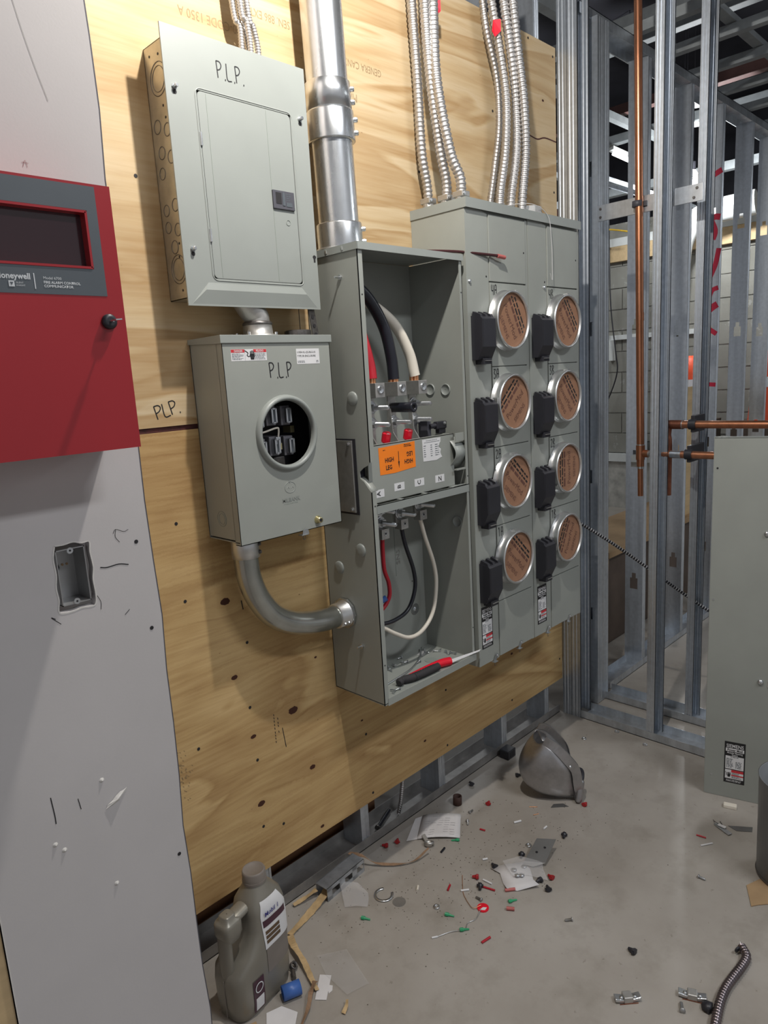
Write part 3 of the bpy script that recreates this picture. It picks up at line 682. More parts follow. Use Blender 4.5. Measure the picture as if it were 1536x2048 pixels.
# brown board and pale sheet seen under the plywood
MB().box(0.5, 1.50, 1.63, 1.645, 0.0, 0.62).build('backing_board', 'brownboard', None, 'dark brown board standing behind the studs at lower left', 'board')
MB().box(1.70, 2.85, 2.15, 2.3, 0.0, 0.40).build('dark_carton', 'carddark', None, 'dark wrapped carton glimpsed under the plywood near the helmet', 'carton', bevel=0.01)
mb = MB().tube(smoothpath([(1.52, 1.74, 0.008), (1.62, 1.73, 0.06), (1.74, 1.70, 0.16), (1.80, 1.68, 0.24), (1.70, 1.67, 0.26)]), 0.007, 8); mb.build('black_cable_loop', 'blackrub', None, 'black cable loop hanging in the gap under the plywood', 'cable')
# ================================================================== BOXES ON THE WALL
XR, ZU = (1, 0, 0), (0, 0, 1)
def hexscrew(parent, p, axis=(0, -1, 0), r=0.005, mat='zinc', name='screw', L=0.004):
    p = Vector(p); a = Vector(axis).normalized()
    return MB().lathe([(r*1.25, 0), (r*1.25, L*0.3), (r, L*0.3), (r, L), (r*0.7, L*1.25)], p, a, 8, smooth=False).build(name, mat, parent)
def ringdisc(parent, p, axis, r, name='knockout', mat='grey', h=0.0012):
    return MB().lathe([(r, 0), (r*0.97, h), (r*0.86, h), (r*0.84, h*0.4), (0.001, h*0.5)], p, axis, 24, cap=False).build(name, mat, parent)
# ---- fire alarm control panel
fa = thing('fire_alarm_panel', 'red fire alarm control panel with slate faceplate and dark window on the drywall', 'alarm panel', (0.32, DY, 1.398))
FX0, FX1, FZ0, FZ1, FY = 0.12, 0.4955, 1.398, 1.762, 1.0
mb = MB().box(FX0, 0.487, 1.045, DY, FZ0+0.004, FZ1-0.004); mb.box(FX0, 0.487, 1.012, 1.045, FZ0+0.004, FZ0+0.006); mb.box(0.485, 0.487, 1.012, 1.045, FZ0+0.004, FZ1-0.004); mb.box(FX0, 0.487, 1.012, 1.045, FZ1-0.006, FZ1-0.004)
mb.build('enclosure', 'redpaint', fa, bevel=0.002)
# door with window opening
mb = MB(); w0, w1, wz0, wz1 = 0.17, 0.4565, 1.651, 1.7245
mb.box(FX0, FX1, FY, FY+0.012, FZ0, wz0); mb.box(FX0, FX1, FY, FY+0.012, wz1, FZ1); mb.box(FX0, w0, FY, FY+0.012, wz0, wz1); mb.box(w1, FX1, FY, FY+0.012, wz0, wz1)
door = mb.build('door', 'redpaint', fa)
fz0, fz1, fx1 = 1.6135, 1.7605, 0.473; e = 0.0005
mb = MB(); mb.box(FX0+0.02, fx1, FY-e, FY, fz0, wz0-0.002); mb.box(FX0+0.02, fx1, FY-e, FY, wz1+0.002, fz1-0.002); mb.box(FX0+0.02, w0-0.002, FY-e, FY, wz0-0.002, wz1+0.002); mb.box(w1+0.002, fx1, FY-e, FY, wz0-0.002, wz1+0.002)
mb.build('faceplate', 'faceplate', door)
mb = MB(); d_ = 0.005
mb.box(w0, w1, FY-0.0012, FY+0.016, wz1-0.0016, wz1+0.0016); mb.box(w0, w1, FY-0.0012, FY+0.016, wz0-0.0016, wz0+0.0016); mb.box(w0-0.0016, w0+0.0016, FY-0.0012, FY+0.016, wz0, wz1); mb.box(w1-0.0016, w1+0.0016, FY-0.0012, FY+0.016, wz0, wz1)
mb.build('window_frame', 'redpaint', door)
MB().box(w0, w1, FY+0.014, FY+0.016, wz0, wz1).build('window_pane', 'smoke', door)
text('Honeywell', 0.0105, 'inkwhite', fa, (0.3283, FY-e, 1.6315), XR, ZU, bold=0.0003, sx=0.95)
text('SILENT', 0.0030, 'inkwhite', fa, (0.3525, FY-e, 1.6255), XR, ZU); text('KNIGHT', 0.0030, 'inkwhite', fa, (0.3525, FY-e, 1.6222), XR, ZU)
mb = MB(); mb.box(0.3435, 0.3505, FY-0.001, FY-0.0005, 1.6213, 1.6288); mb.build('logo_mark', 'inkwhite', fa)
MB().prism([(-0.002, 0.0015), (0.0022, 0.0015), (0.0, -0.0025)], (0.347, FY-0.0011, 1.6255), XR, ZU, 0.0002).build('logo_notch', 'faceplate', fa)
MB().box(0.3755, 0.3768, FY-0.0009, FY-0.0004, 1.6195, 1.6395).build('divider', 'inkwhite', fa)
text('Model 6700', 0.0050, 'inkwhite', fa, (0.3875, FY-e, 1.6325), XR, ZU)
text('FIRE ALARM CONTROL', 0.0047, 'inkwhite', fa, (0.3875, FY-e, 1.6270), XR, ZU, bold=0.00012)
text('COMMUNICATOR', 0.0047, 'inkwhite', fa, (0.3875, FY-e, 1.6222), XR, ZU, bold=0.00012)
lk = MB().lathe([(0.0105, 0), (0.0105, 0.005), (0.008, 0.0075), (0.0055, 0.0075)], (0.470, FY, 1.5785), (0, -1, 0), 24).build('key_lock', 'black', fa)
mb = MB().tube([(0.470, FY-0.007, 1.5785), (0.470, FY-0.016, 1.5785)], 0.0016, 8); mb.obox((0.470, FY-0.024, 1.579), (0, 1, 0), (1, 0, 0.1), (0, 0, 1), 0.009, 0.0045, 0.0009)
mb.build('key', 'zinc', lk)
# ---- device box in the drywall cut-out
db = thing('device_box', 'recessed galvanised device box in the cut-out of the drywall', 'box', (0.41, 1.12, 1.149))
mb = MB(); bx0, bx1, bz0, bz1, by0, by1 = 0.387, 0.432, 1.157, 1.246, 1.104, 1.15; t_ = 0.0015
mb.box(bx0, bx0+t_, by0, by1, bz0, bz1); mb.box(bx1-t_, bx1, by0, by1, bz0, bz1); mb.box(bx0, bx1, by0, by1, bz0, bz0+t_); mb.box(bx0, bx1, by0, by1, bz1-t_, bz1); mb.box(bx0, bx1, by1-t_, by1, bz0, bz1)
mb.build('box_shell', 'zincdull', db)
for z, s_ in ((1.2425, -1), (1.1605, 1)):
    mb = MB().lathe([(0.005, 0), (0.005, 0.0012)], (0.4095, 1.1035, z), (0, 1, 0), 14); mb.build('screw_ear', 'zinc', db)
    MB().cyl((0.4095, 1.1033, z), (0.4095, 1.1036, z), 0.0017, n=10).build('screw_hole', 'dark', db)
for x, z in ((0.411, 1.213), (0.418, 1.213)): MB().cyl((x, 1.1475, z), (x, 1.1485, z), 0.002, n=10).build('pry_hole', 'card', db)
for y, z in ((1.13, 1.235), (1.135, 1.185)): ringdisc(db, (bx0+t_, y, z), (1, 0, 0), 0.009, mat='zinc')
MB().lathe([(0.010, 0), (0.010, 0.0006), (0.009, 0.0006), (0.009, 0)], (0.3965, 1.1483, 1.21), (0, -1, 0), 20).build('knockout', 'zinc', db)

# ---- breaker panel (top left)
bp = thing('breaker_panel', 'flat grey breaker panel with tan galvanised box, marked P.L.P., high on the plywood', 'breaker panel', (1.02, WY, 1.652))
PX0, PX1, PZ0, PZ1, PY = 0.836, 1.2085, 1.6535, 2.2035, 1.390
mb = MB(); bx0, bx1, bz0, bz1 = 0.850, 1.196, 1.672, 2.186
t_ = 0.0015
mb.box(bx0, bx0+t_, PY+0.003, WY-0.0005, bz0, bz1); mb.box(bx1-t_, bx1, PY+0.003, WY-0.0005, bz0, bz1); mb.box(bx0, bx1, PY+0.003, WY-0.0005, bz0, bz0+t_); mb.box(bx0, bx1, PY+0.003, WY-0.0005, bz1-t_, bz1); mb.box(bx0, bx1, WY-0.002, WY-0.0005, bz0, bz1)
enc = mb.build('enclosure', 'tan_galv', bp)
for y, z, r in ((1.438, 2.115, 0.033), (1.438, 1.735, 0.031)):
    for q in (1, 0.76): MB().lathe([(r*q, 0), (r*q, 0.0009), (r*q*0.95, 0.0009), (r*q*0.95, 0)], (bx0, y, z), (-1, 0, 0), 32, cap=False).build('knockout_ring', 'darkmetal', enc)
for y, z, r in ((1.462, 2.028, 0.0145), (1.424, 2.014, 0.0135), (1.455, 1.975, 0.0135), (1.420, 1.960, 0.0135), (1.462, 1.935, 0.0125), (1.462, 1.86, 0.0125), (1.424, 1.865, 0.0135), (1.462, 1.825, 0.0125), (1.424, 1.815, 0.0135), (1.444, 1.782, 0.0145)):
    MB().lathe([(r, 0), (r, 0.0009), (r*0.88, 0.0009), (r*0.88, 0)], (bx0, y, z), (-1, 0, 0), 24, cap=False).build('knockout_ring', 'darkmetal', enc)
for y, z in ((1.425, 2.038), (1.425, 1.787), (1.465, 2.165), (1.43, 2.16), (1.43, 2.062), (1.43, 1.76), (1.43, 1.69)): MB().cyl((bx0-0.0006, y, z), (bx0+0.0005, y, z), 0.0028, n=8).build('rivet_hole', 'dark', enc)
# cover: flat sheet with raised bevelled lower apron and folded rim
mb = MB(); dx0, dx1, dz0, dz1 = 0.9075, 1.157, 1.7125, 2.0935
mb.box(PX0, PX1, PY, PY+0.0035, PZ0, dz0); mb.box(PX0, PX1, PY, PY+0.0035, dz1, PZ1); mb.box(PX0, dx0, PY, PY+0.0035, dz0, dz1); mb.box(dx1, PX1, PY, PY+0.0035, dz0, dz1)
cov = mb.build('cover', 'greypale', bp)
mb = MB().add([(PX0+0.010, PY, PZ0+0.004), (PX1-0.010, PY, PZ0+0.004), (PX1-0.045, PY-0.005, PZ0+0.034), (PX0+0.045, PY-0.005, PZ0+0.034), (PX0+0.055, PY-0.0, PZ0+0.050), (PX1-0.055, PY-0.0, PZ0+0.050)], [(0, 1, 2, 3), (3, 2, 5, 4), (0, 3, 4), (1, 5, 2)])
mb.build('apron_fold', 'greypale', cov)
# embossed raised frame around the door
def roundrect(x0, x1, z0, z1, r, n=5):
    out = []
    for cx, cz, a0 in ((x1-r, z1-r, 0), (x0+r, z1-r, 90), (x0+r, z0+r, 180), (x1-r, z0+r, 270)):
        for i in range(n+1):
            a = math.radians(a0+90*i/n); out.append((cx+r*math.cos(a), cz+r*math.sin(a)))
    return out
rr = roundrect(dx0-0.004, dx1+0.004, dz0-0.004, dz1+0.004, 0.014)
MB().tube([(p[0], PY+0.0002, p[1]) for p in rr+rr[:1]], 0.0016, 6, cap=False).build('door_rim', 'greypale', cov)
dr = MB().prism([(p[0], p[1]) for p in roundrect(dx0+0.0012, dx1-0.0012, dz0+0.0012, dz1-0.0012, 0.010)], (0, PY+0.0028, 0), XR, ZU, 0.0022).build('door', 'greypale', cov)
MB().box(dx0+0.012, dx1-0.065, PY+0.0002, PY+0.001, dz0-0.0075, dz0-0.001).build('door_pull_gap', 'slatedark', cov)
mb = MB(); mb.box(0.9292, 0.9305, PY+0.0000, PY+0.0008, dz0+0.004, dz1-0.004); mb.box(1.0855, 1.0868, PY+0.0000, PY+0.0008, dz0+0.004, dz1-0.004); mb.build('fold_line', 'greycool', dr)
MB().box(dx0-0.0001, dx0+0.0012, PY+0.0002, PY+0.003, dz0+0.012, dz1-0.02).build('hinge_gap', 'dark', cov)
for z in (1.997, 1.8025): MB().cyl((0.9075, PY-0.0012, z-0.0135), (0.9075, PY-0.0012, z+0.0135), 0.0028, n=10).build('hinge', 'zinc', cov)
brk = MB().box(1.085, 1.1475, PY-0.004, PY+0.001, 1.879, 1.920).build('main_breaker', 'slatedark', cov, bevel=0.001)
MB().box(1.0925, 1.1085, PY-0.0046, PY-0.003, 1.890, 1.915).build('switch_opening', 'dark', brk)
mb = MB(); mb.box(1.1115, 1.1185, PY-0.0052, PY-0.003, 1.887, 1.916); mb.box(1.122, 1.139, PY-0.0048, PY-0.003, 1.886, 1.895); mb.build('breaker_detail', 'faceplate', brk)
rows(MB(), 1.122, 1.139, 1.898, 1.916, 4, 0.0043, xd=XR, zd=ZU, o=(0, PY, 0)).build('breaker_print', 'faceplate', brk)
MB().lathe([(0.0065, 0), (0.0065, 0.0008), (0.0056, 0.0008), (0.0056, 0)], (1.127, PY+0.0005, 1.851), (0, -1, 0), 20, cap=False).build('knockout_ring', 'greycool', dr)
for x, z in ((0.856, 2.088), (1.185, 2.090), (0.860, 1.771)):
    MB().lathe([(0.0045, 0), (0.0045, 0.0006)], (x, PY, z-0.010), (0, -1, 0), 12).build('keyhole', 'dark', cov)
    hexscrew(cov, (x, PY-0.0005, z), r=0.0046, L=0.009)
MB().prism([(p[0]*0.0055, p[1]*0.0055) for p in ((-1, 0.4), (-0.7, 1), (0, 1.3), (0.7, 1), (1, 0.4), (0.5, -0.4), (0.45, -1.8), (-0.45, -1.8), (-0.5, -0.4))], (1.200, PY-0.0003, 1.776), XR, ZU, 0.0003).build('keyhole', 'dark', cov)
scrawl('P.L.P.', (0.9635, PY, 2.129), (1, 0, 0), (0, 0, 1), 0.033, 0.0024, adv=0.72, sx=0.72).build('marker_writing', 'ink', cov)

# ---- meter socket box (lower left)
ms = thing('meter_socket', 'grey meter socket box with a round open window and P.L.P on its front', 'meter box', (1.04, WY, 1.113))
mx0, mx1, mz0, mz1, my = 0.885, 1.199, 1.1135, 1.5875, 1.356
mb = MB(); t_ = 0.002
mb.box(mx0, mx0+t_, my+0.020, WY, mz0+0.012, mz1-0.008); mb.box(mx1-t_, mx1, my+0.02, WY, mz0+0.004, mz1-0.008); mb.box(mx0, mx1, my+0.003, WY, mz0+0.006, mz0+0.008); mb.box(mx0, mx1, WY-0.003, WY-0.0005, mz0+0.006, mz1-0.008)
body = mb.build('enclosure', 'grey', ms)
MB().prism([(my+0.002, mz1-0.017), (WY-0.0, mz1-0.011), (WY, mz1), (my-0.004, mz1+0.0015), (my-0.004, mz1-0.0165)], (mx0-0.004, 0, 0), (0, 1, 0), (0, 0, 1), mx1-mx0+0.008).build('top_cap', 'greypale', ms, bevel=0.001)
# front cover with round hole
cxm, czm, rm = 1.044, 1.3605, 0.0765
hole = [(cxm+rm*math.cos(2*PI*i/48+0.01), czm+rm*math.sin(2*PI*i/48+0.01)) for i in range(48)]
mb = MB(); frame_with_hole(mb, (mx0, mx1, mz0, mz1-0.0165), hole, my, my+0.002)
mb.box(mx0, mx0+0.0018, my, my+0.021, mz0, mz1-0.017); mb.box(mx1-0.0018, mx1, my, my+0.021, mz0, mz1-0.017); mb.box(mx0, mx1, my, my+0.02, mz0, mz0+0.0018)
cv = mb.build('front_cover', 'grey', ms)
MB().lathe([(0.0905, 0), (0.0895, 0.006), (0.0865, 0.0105), (0.0825, 0.0125), (0.0785, 0.0105), (0.0765, 0.006), (0.0765, -0.002)], (cxm, my, czm), (0, -1, 0), 56, cap=False).build('window_ring', 'greypale', cv)
# inside: jaws on a block
MB().box(mx0+0.004, mx1-0.004, WY-0.03, WY-0.004, mz0+0.02, mz1-0.03).build('backing', 'dark', ms)
for i, (x, z) in enumerate(((0.995, 1.395), (1.035, 1.402), (1.079, 1.400), (0.998, 1.325), (1.038, 1.328), (1.082, 1.325))):
    b = MB().box(x-0.015, x+0.013, my+0.045, WY-0.03, z-0.024, z+0.024).build('jaw_block', 'jawgrey', ms, bevel=0.002)
    mb = MB(); mb.box(x-0.009, x-0.0045, my+0.030, my+0.048, z-0.017, z+0.017); mb.box(x+0.0025, x+0.007, my+0.030, my+0.048, z-0.017, z+0.017); mb.box(x-0.007, x+0.005, my+0.044, my+0.047, z-0.018, z+0.018)
    mb.box(x-0.007, x+0.005, my+0.030, my+0.046, z+0.015, z+0.018); mb.box(x-0.007, x+0.005, my+0.030, my+0.046, z-0.018, z-0.015)
    mb.build('jaw', 'zinc', b)
MB().box(1.005, 1.03, my+0.05, WY-0.03, 1.41, 1.445).build('upper_block', 'jawgrey', ms, bevel=0.002)
mb = MB(); mb.box(1.098, 1.110, my+0.055, my+0.085, 1.355, 1.372); mb.box(1.047, 1.058, my+0.042, my+0.05, 1.318, 1.334); mb.build('terminal', 'brass', ms)
MB().box(1.035, 1.07, my+0.05, WY-0.03, 1.272, 1.30).build('lower_block', 'darkmetal', ms, bevel=0.002)
MB().tube(smoothpath([(0.96, my+0.05, 1.362), (1.00, my+0.040, 1.364), (1.040, my+0.035, 1.372), (1.046, my+0.035, 1.366), (1.046, my+0.04, 1.345)]), 0.0024, 8).build('jumper_wire', 'whitewire', ms)
MB().box(1.038, 1.052, my+0.036, my+0.05, 1.332, 1.350).build('wire_lug', 'zinc', ms, bevel=0.001)
# labels and marks
lb = MB().box(0.907, 1.004, my-0.0004, my, 1.532, 1.5575).build('hazard_label', 'white', cv)
MB().box(0.9075, 0.9435, my-0.0007, my-0.0003, 1.5505, 1.5572).build('red_header', 'inkred', lb); MB().box(0.9675, 1.0035, my-0.0007, my-0.0003, 1.5505, 1.5572).build('red_header', 'inkred', lb)
text('DANGER', 0.0066, 'white', lb, (0.9155, my-0.0006, 1.5516), XR, ZU, sx=0.85, bold=0.0001); text('PELIGRO', 0.0066, 'white', lb, (0.9745, my-0.0006, 1.5516), XR, ZU, sx=0.82, bold=0.0001)
mb = MB(); rows(mb, 0.9095, 0.941, 1.534, 1.549, 6, 0.0006, o=(0, my, 0)); rows(mb, 0.9695, 1.0015, 1.534, 1.549, 6, 0.0006, o=(0, my, 0)); mb.box(0.944, 0.9443, my-0.0006, my-0.0003, 1.532, 1.5575); mb.build('small_print', 'faceplate', lb)
def shock_hand(parent, o, s, mat='ink'):
    o = Vector(o); mb = MB(); P = lambda a, b: o+Vector((a*s, -0.0008, b*s))
    mb.add([P(0.2, 0.3), P(0.85, 0.3), P(0.85, 0.65), P(0.2, 0.65)], [(0, 1, 2, 3)]); mb.add([P(0.3, 0), P(0.75, 0), P(0.8, 0.28), P(0.25, 0.28)], [(0, 1, 2, 3)])
    for i in range(4): mb.add([P(0.24+i*0.16, 0.65), P(0.35+i*0.16, 0.65), P(0.35+i*0.16, 0.95+0.08*(i in (1, 2))), P(0.24+i*0.16, 0.95+0.08*(i in (1, 2)))], [(0, 1, 2, 3)])
    strokes(mb, [[(-0.5, 1.05), (-0.05, 0.75), (-0.2, 0.5), (0.05, 0.35), (0.2, 0.45)]], o+Vector((0, -0.0004, 0)), XR, ZU, s, 0.09*s)
    return mb.build('shock_symbol', mat, parent)
shock_hand(lb, (0.9535, my, 1.5345), 0.0195)
lw = MB().box(1.0915, 1.163, my-0.0004, my, 1.5205, 1.5565).build('rating_label', 'white', cv)
text('U1854-XL-QG-BLG-LIS', 0.0062, 'ink', lw, (1.0935, my-0.0005, 1.5465), XR, ZU, sx=0.95); text('TYPE 3R ENCLOSURE', 0.0062, 'ink', lw, (1.0935, my-0.0005, 1.5375), XR, ZU, sx=0.98)
mb = MB(); rows(mb, 1.0945, 1.125, 1.523, 1.529, 2, 0.0006, o=(0, my, 0)); rows(mb, 1.152, 1.161, 1.523, 1.529, 2, 0.0006, o=(0, my, 0)); mb.build('small_print', 'faceplate', lw)
scrawl('P.L.P', (1.0085, my, 1.492), XR, ZU, 0.034, 0.0026, adv=0.74, sx=0.74).build('marker_writing', 'ink', cv)
# embossed round emblem and maker's name
mb = MB(); n = 28
mb.tube([(1.040+0.0165*math.cos(2*PI*i/n), my, 1.229+0.0135*math.sin(2*PI*i/n)) for i in range(n+1) if abs(math.sin(2*PI*i/n)) < 0.93 or True], 0.0008, 5, cap=False)
mb.tube([(1.030, my, 1.2265), (1.0335, my, 1.231), (1.037, my, 1.2265)], 0.0007, 5); mb.tube([(1.043, my, 1.2265), (1.0465, my, 1.231), (1.050, my, 1.2265)], 0.0007, 5)
mb.tube([(1.037, my, 1.2445), (1.043, my, 1.2445), (1.040, my, 1.239), (1.037, my, 1.2445)], 0.0007, 5); mb.build('embossed_emblem', 'greypale', cv)
text('MILBANK', 0.0135, 'greypale', cv, (1.040, my-0.0004, 1.195), XR, ZU, 'CENTER', sx=0.95, bold=0.0001)
text('MILBANK', 0.0135, 'greycool', cv, (1.0405, my, 1.1943), XR, ZU, 'CENTER', sx=0.95, bold=0.0001)  # darker offset copy paints the shade beside the raised letters
mb = MB(); rows(mb, 1.018, 1.062, 1.188, 1.192, 1, 0.0004, o=(0, my, 0)); mb.build('embossed_line', 'greycool', cv)
for q in (0.019, 0.0135): MB().lathe([(q, 0), (q, 0.0008), (q-0.0012, 0.0008), (q-0.0012, 0)], (mx0, 1.425, 1.172), (-1, 0, 0), 28, cap=False).build('knockout_ring', 'greycool', body)
bl = MB().lathe([(0.0105, 0), (0.0105, 0.0015), (0.0075, 0.006), (0.007, 0.013), (0.005, 0.013)], (1.118, my, 1.134), (0, -1, 0), 24).build('barrel_lock', 'brass', cv)
MB().cyl((1.118, my-0.0128, 1.134), (1.118, my-0.0133, 1.134), 0.0045, n=16).build('lock_bore', 'dark', bl)
mb = MB(); mb.prism([(0, 0), (0.022, 0), (0.020, 0.010), (0.012, 0.014), (0.004, 0.010)], (1.060, my-0.006, 1.106), XR, ZU, 0.0015); mb.box(1.056, 1.078, my-0.010, my+0.004, 1.105, 1.1065); mb.build('latch_tab', 'zinc', cv)
MB().tube([(1.066+0.004*math.cos(t), my-0.006, 1.099+0.006*math.sin(t)) for t in [i*0.6 for i in range(11)]], 0.0007, 5).build('seal_wire', 'darkmetal', cv)

# ---- open tap box (middle)
tb = thing('tap_box', 'tall open grey tap box with bus bars, red black and white cables inside', 'electrical box', (1.45, WY, 0.593))
ax0, ax1, az0, az1, ay = 1.2475, 1.654, 0.597, 1.803, 1.287; t_ = 0.002; by = WY-0.001
side = [(by, az0), (ay, az0-0.003), (ay, 1.188), (ay+0.010, 1.196), (ay+0.026, 1.214), (ay+0.040, 1.222), (ay+0.040, 1.240), (ay+0.026, 1.250), (ay+0.008, 1.258), (ay, 1.266), (ay, az1-0.016), (by, az1-0.004)]
bmb = MB().prism(side, (ax0, 0, 0), (0, 1, 0), (0, 0, 1), t_)
bmb.box(ax1-t_, ax1, ay, by, az0, az1-0.005)
bmb.box(ax0, ax1, by-t_, by, az0, az1-0.004)
bmb.box(ax0, ax1, ay, by, az0, az0+t_)
bmb.box(ax0, ax0+0.0165, ay, ay+t_, 1.266, az1-0.014); bmb.box(ax0, ax0+0.0165, ay, ay+t_, az0-0.003, 1.188)
bmb.box(ax1-0.012, ax1, ay, ay+t_, az0, az1-0.014)
enc = bmb.build('enclosure', 'grey', tb)
MB().prism([(ax0+0.012, az0-0.006), (ax1+0.004, az0-0.006), (ax1+0.004, az0+0.015), (ax0+0.014, az0+0.015)], (0, ay+0.001, 0), XR, ZU, 0.003).build('bottom_lip', 'grey', enc, bevel=0.0008)
mb = MB(); mb.box(ax0-0.003, ax1+0.002, ay-0.004, by, az1-0.003, az1); mb.box(ax0-0.003, ax1+0.002, ay-0.005, ay-0.003, az1-0.0175, az1); mb.box(ax0-0.004, ax0-0.002, ay-0.005, by, az1-0.0175, az1)
cap_ = mb.build('top_cap', 'greypale', enc)
for y in (1.335, 1.395, 1.44): MB().obox((ax0-0.0045, y, az1-0.0085), (0, 0.25, 1), (1, 0, 0), (0, 1, 0), 0.0045, 0.0008, 0.0022).build('cap_dimple', 'alumbright', cap_)
# bent wire-way flap at the left notch and half-pipe at right
fl = []
for i in range(9):
    a = PI*0.10+PI*0.75*i/8; fl.append((ay+0.022-0.022*math.cos(a)-0.0, 1.224+0.018*math.sin(a+0.9)))
mb = MB()
rowsA = [(ax0+0.001, ay+0.001, 1.188), (ax0+0.001, ay+0.012, 1.199), (ax0+0.001, ay+0.027, 1.215), (ax0+0.001, ay+0.041, 1.223)]
mb.grid([[Vector(p) for p in rowsA], [Vector(p)+Vector((0.022, 0, 0.002)) for p in rowsA]]); mb.build('notch_flange', 'grey', enc, solid=0.002)
MB().box(ax0+0.003, ax0+0.02, 1.328, 1.46, 1.15, 1.29).build('insulating_board', 'black', enc)
P = []
for i in range(13):
    a = PI*(0.5+1.0*i/12); P.append((1.330+0.030*math.cos(a), 1.248+0.030*math.sin(a)))
mb = MB(); prof = [(1.330, 1.292), (1.315, 1.290)]+[(1.300+0.0-0.012*math.sin(i/8*PI), 1.272-0.05*i/8) for i in range(9)]+[(1.315, 1.205), (1.330, 1.200)]
mb.grid([[Vector((x, p[0], p[1])) for p in prof] for x in (1.598, ax1-0.003)]); mb.build('half_pipe_guard', 'greypale', enc, solid=0.0015)
mb = MB(); mb.box(1.602, ax1-0.002, ay+0.004, ay+0.006, 1.282, 1.306); mb.build('guard_bracket', 'grey', enc); MB().box(1.602, ax1-0.002, ay+0.002, ay+0.012, 1.197, 1.201).build('guard_bracket', 'grey', enc)
for x, y, z, ax in ((ax0, 1.336, 1.428, -1), (ax0, 1.342, 1.027, -1), (ax0, 1.434, 0.966, -1)):
    MB().lathe([(0.0185, 0), (0.018, 0.0025), (0.015, 0.0045), (0.006, 0.005), (0.0035, 0.005)], (x, y, z), (-1, 0, 0), 26).build('dome_plug', 'greypale', enc)
for y, z in ((1.352, 1.728), (1.362, 0.752)):
    mb = MB().cyl((ax0, y, z), (ax0-0.004, y, z), 0.0065, n=6, smooth=False); mb.cyl((ax0, y, z), (ax0-0.019, y, z), 0.0028, n=8); mb.build('bolt', 'zinc', enc)
for z in (1.68, 0.71, 1.15): MB().cyl((ax0+0.009, ay-0.0004, z), (ax0+0.009, ay+0.001, z), 0.0022, n=8).build('screw_hole', 'dark', enc)
for z in (1.70, 1.175, 0.70): MB().cyl((ax1-0.006, ay-0.0004, z), (ax1-0.006, ay+0.001, z), 0.0022, n=8).build('screw_hole', 'dark', enc)
pl = MB().box(ax0-0.007, ax0-0.003, 1.345, 1.462, 1.130, 1.3205).build('side_cover_plate', 'alum', enc, bevel=0.0006)
for y, z in ((1.357, 1.312), (1.357, 1.138)): hexscrew(pl, (ax0-0.007, y, z), (-1, 0, 0), 0.0045)
MB().box(ax0-0.003, ax0-0.0004, 1.336, 1.462, 1.124, 1.325).build('plate_gasket', 'black', enc)
for x, y, z in ((ax1-t_, 1.36, 1.43), (ax1-t_, 1.42, 1.432), (ax1-t_, 1.335, 1.03)):
    ringdisc(enc, (x, y, z), (-1, 0, 0), 0.0175, 'round_dimple', 'greypale', 0.004)
MB().cyl((1.60, by-t_, 0.735), (1.60, by-t_-0.002, 0.735), 0.0185, n=24).build('mounting_washer', 'zinc', enc)
hexscrew(enc, (1.60, by-t_-0.002, 0.735), r=0.006)
for x, z in ((1.595, 0.83), (1.598, 0.775), (1.45, 1.65)): MB().cyl((x, by-t_, z), (x, by-t_-0.0007, z), 0.002, n=8).build('screw_hole', 'dark', enc)
# embossed stamping on the back
mb = MB(); mb.box(1.523, 1.5245, by-t_-0.0012, by-t_, 0.865, 1.07); mb.build('back_groove', 'greycool', enc)
text('SNS', 0.022, 'alum', enc, (1.543, by-t_-0.001, 0.90), (0, 0, 1), (-1, 0, 0), sx=1.3)
text('SNS', 0.022, 'alum', enc, (1.545, by-t_-0.001, 1.57), (0, 0, 1), (-1, 0, 0), sx=1.3)
# terminal cover plate in the middle with ledge and slots
cvp = MB(); cvp.box(1.262, 1.616, 1.309, 1.311, 1.152, 1.304); cvp.box(1.262, 1.616, 1.309, 1.325, 1.302, 1.304); cvp.box(1.614, 1.616, 1.309, 1.40, 1.152, 1.304)
tc = cvp.build('terminal_cover', 'grey', tb)
mb = MB(); mb.box(1.262, 1.652, 1.286, 1.288, 1.128, 1.151); mb.box(1.262, 1.652, 1.286, 1.291, 1.149, 1.151)
for a, b in ((1.262, 1.275), (1.362, 1.374), (1.462, 1.474), (1.585, 1.652)): mb.box(a, b, 1.286, 1.310, 1.149, 1.151)
mb.build('slotted_ledge', 'greypale', tb)
MB().box(1.262, 1.65, 1.292, 1.40, 1.128, 1.130).build('ledge_underside', 'grey', tb)
MB().box(1.262, 1.614, 1.313, 1.44, 1.262, 1.272).build('insulator_base', 'white', tb)
ol = MB().prism([(1.3015, 1.2955), (1.304, 1.2235), (1.360, 1.2225), (1.445, 1.2285), (1.4445, 1.300), (1.38, 1.2975)], (0, 1.3088, 0), XR, ZU, 0.0004).build('high_leg_label', 'orange', tc)
yy = 1.3084
text('HIGH', 0.0165, 'ink', ol, (1.324, yy, 1.2545), (1, 0, 0.02), (-0.02, 0, 1), bold=0.0004, sx=0.86); text('LEG', 0.0165, 'ink', ol, (1.326, yy, 1.2345), (1, 0, 0.02), (-0.02, 0, 1), bold=0.0004, sx=0.86)
text('HIGH', 0.0165, 'ink', ol, (1.434, yy, 1.2535), (-1, 0, 0), (0, 0, -1), bold=0.0004, sx=0.86); text('LEG', 0.0165, 'ink', ol, (1.434, yy, 1.2735), (-1, 0, 0), (0, 0, -1), bold=0.0004, sx=0.86)
mb = MB(); mb.box(1.3765, 1.3785, yy-0.0004, yy, 1.245, 1.279); mb.prism([(1.3745, 1.252), (1.3775, 1.234), (1.3805, 1.252)], (0, yy, 0), XR, ZU, 0.0004); mb.build('arrow', 'ink', ol)
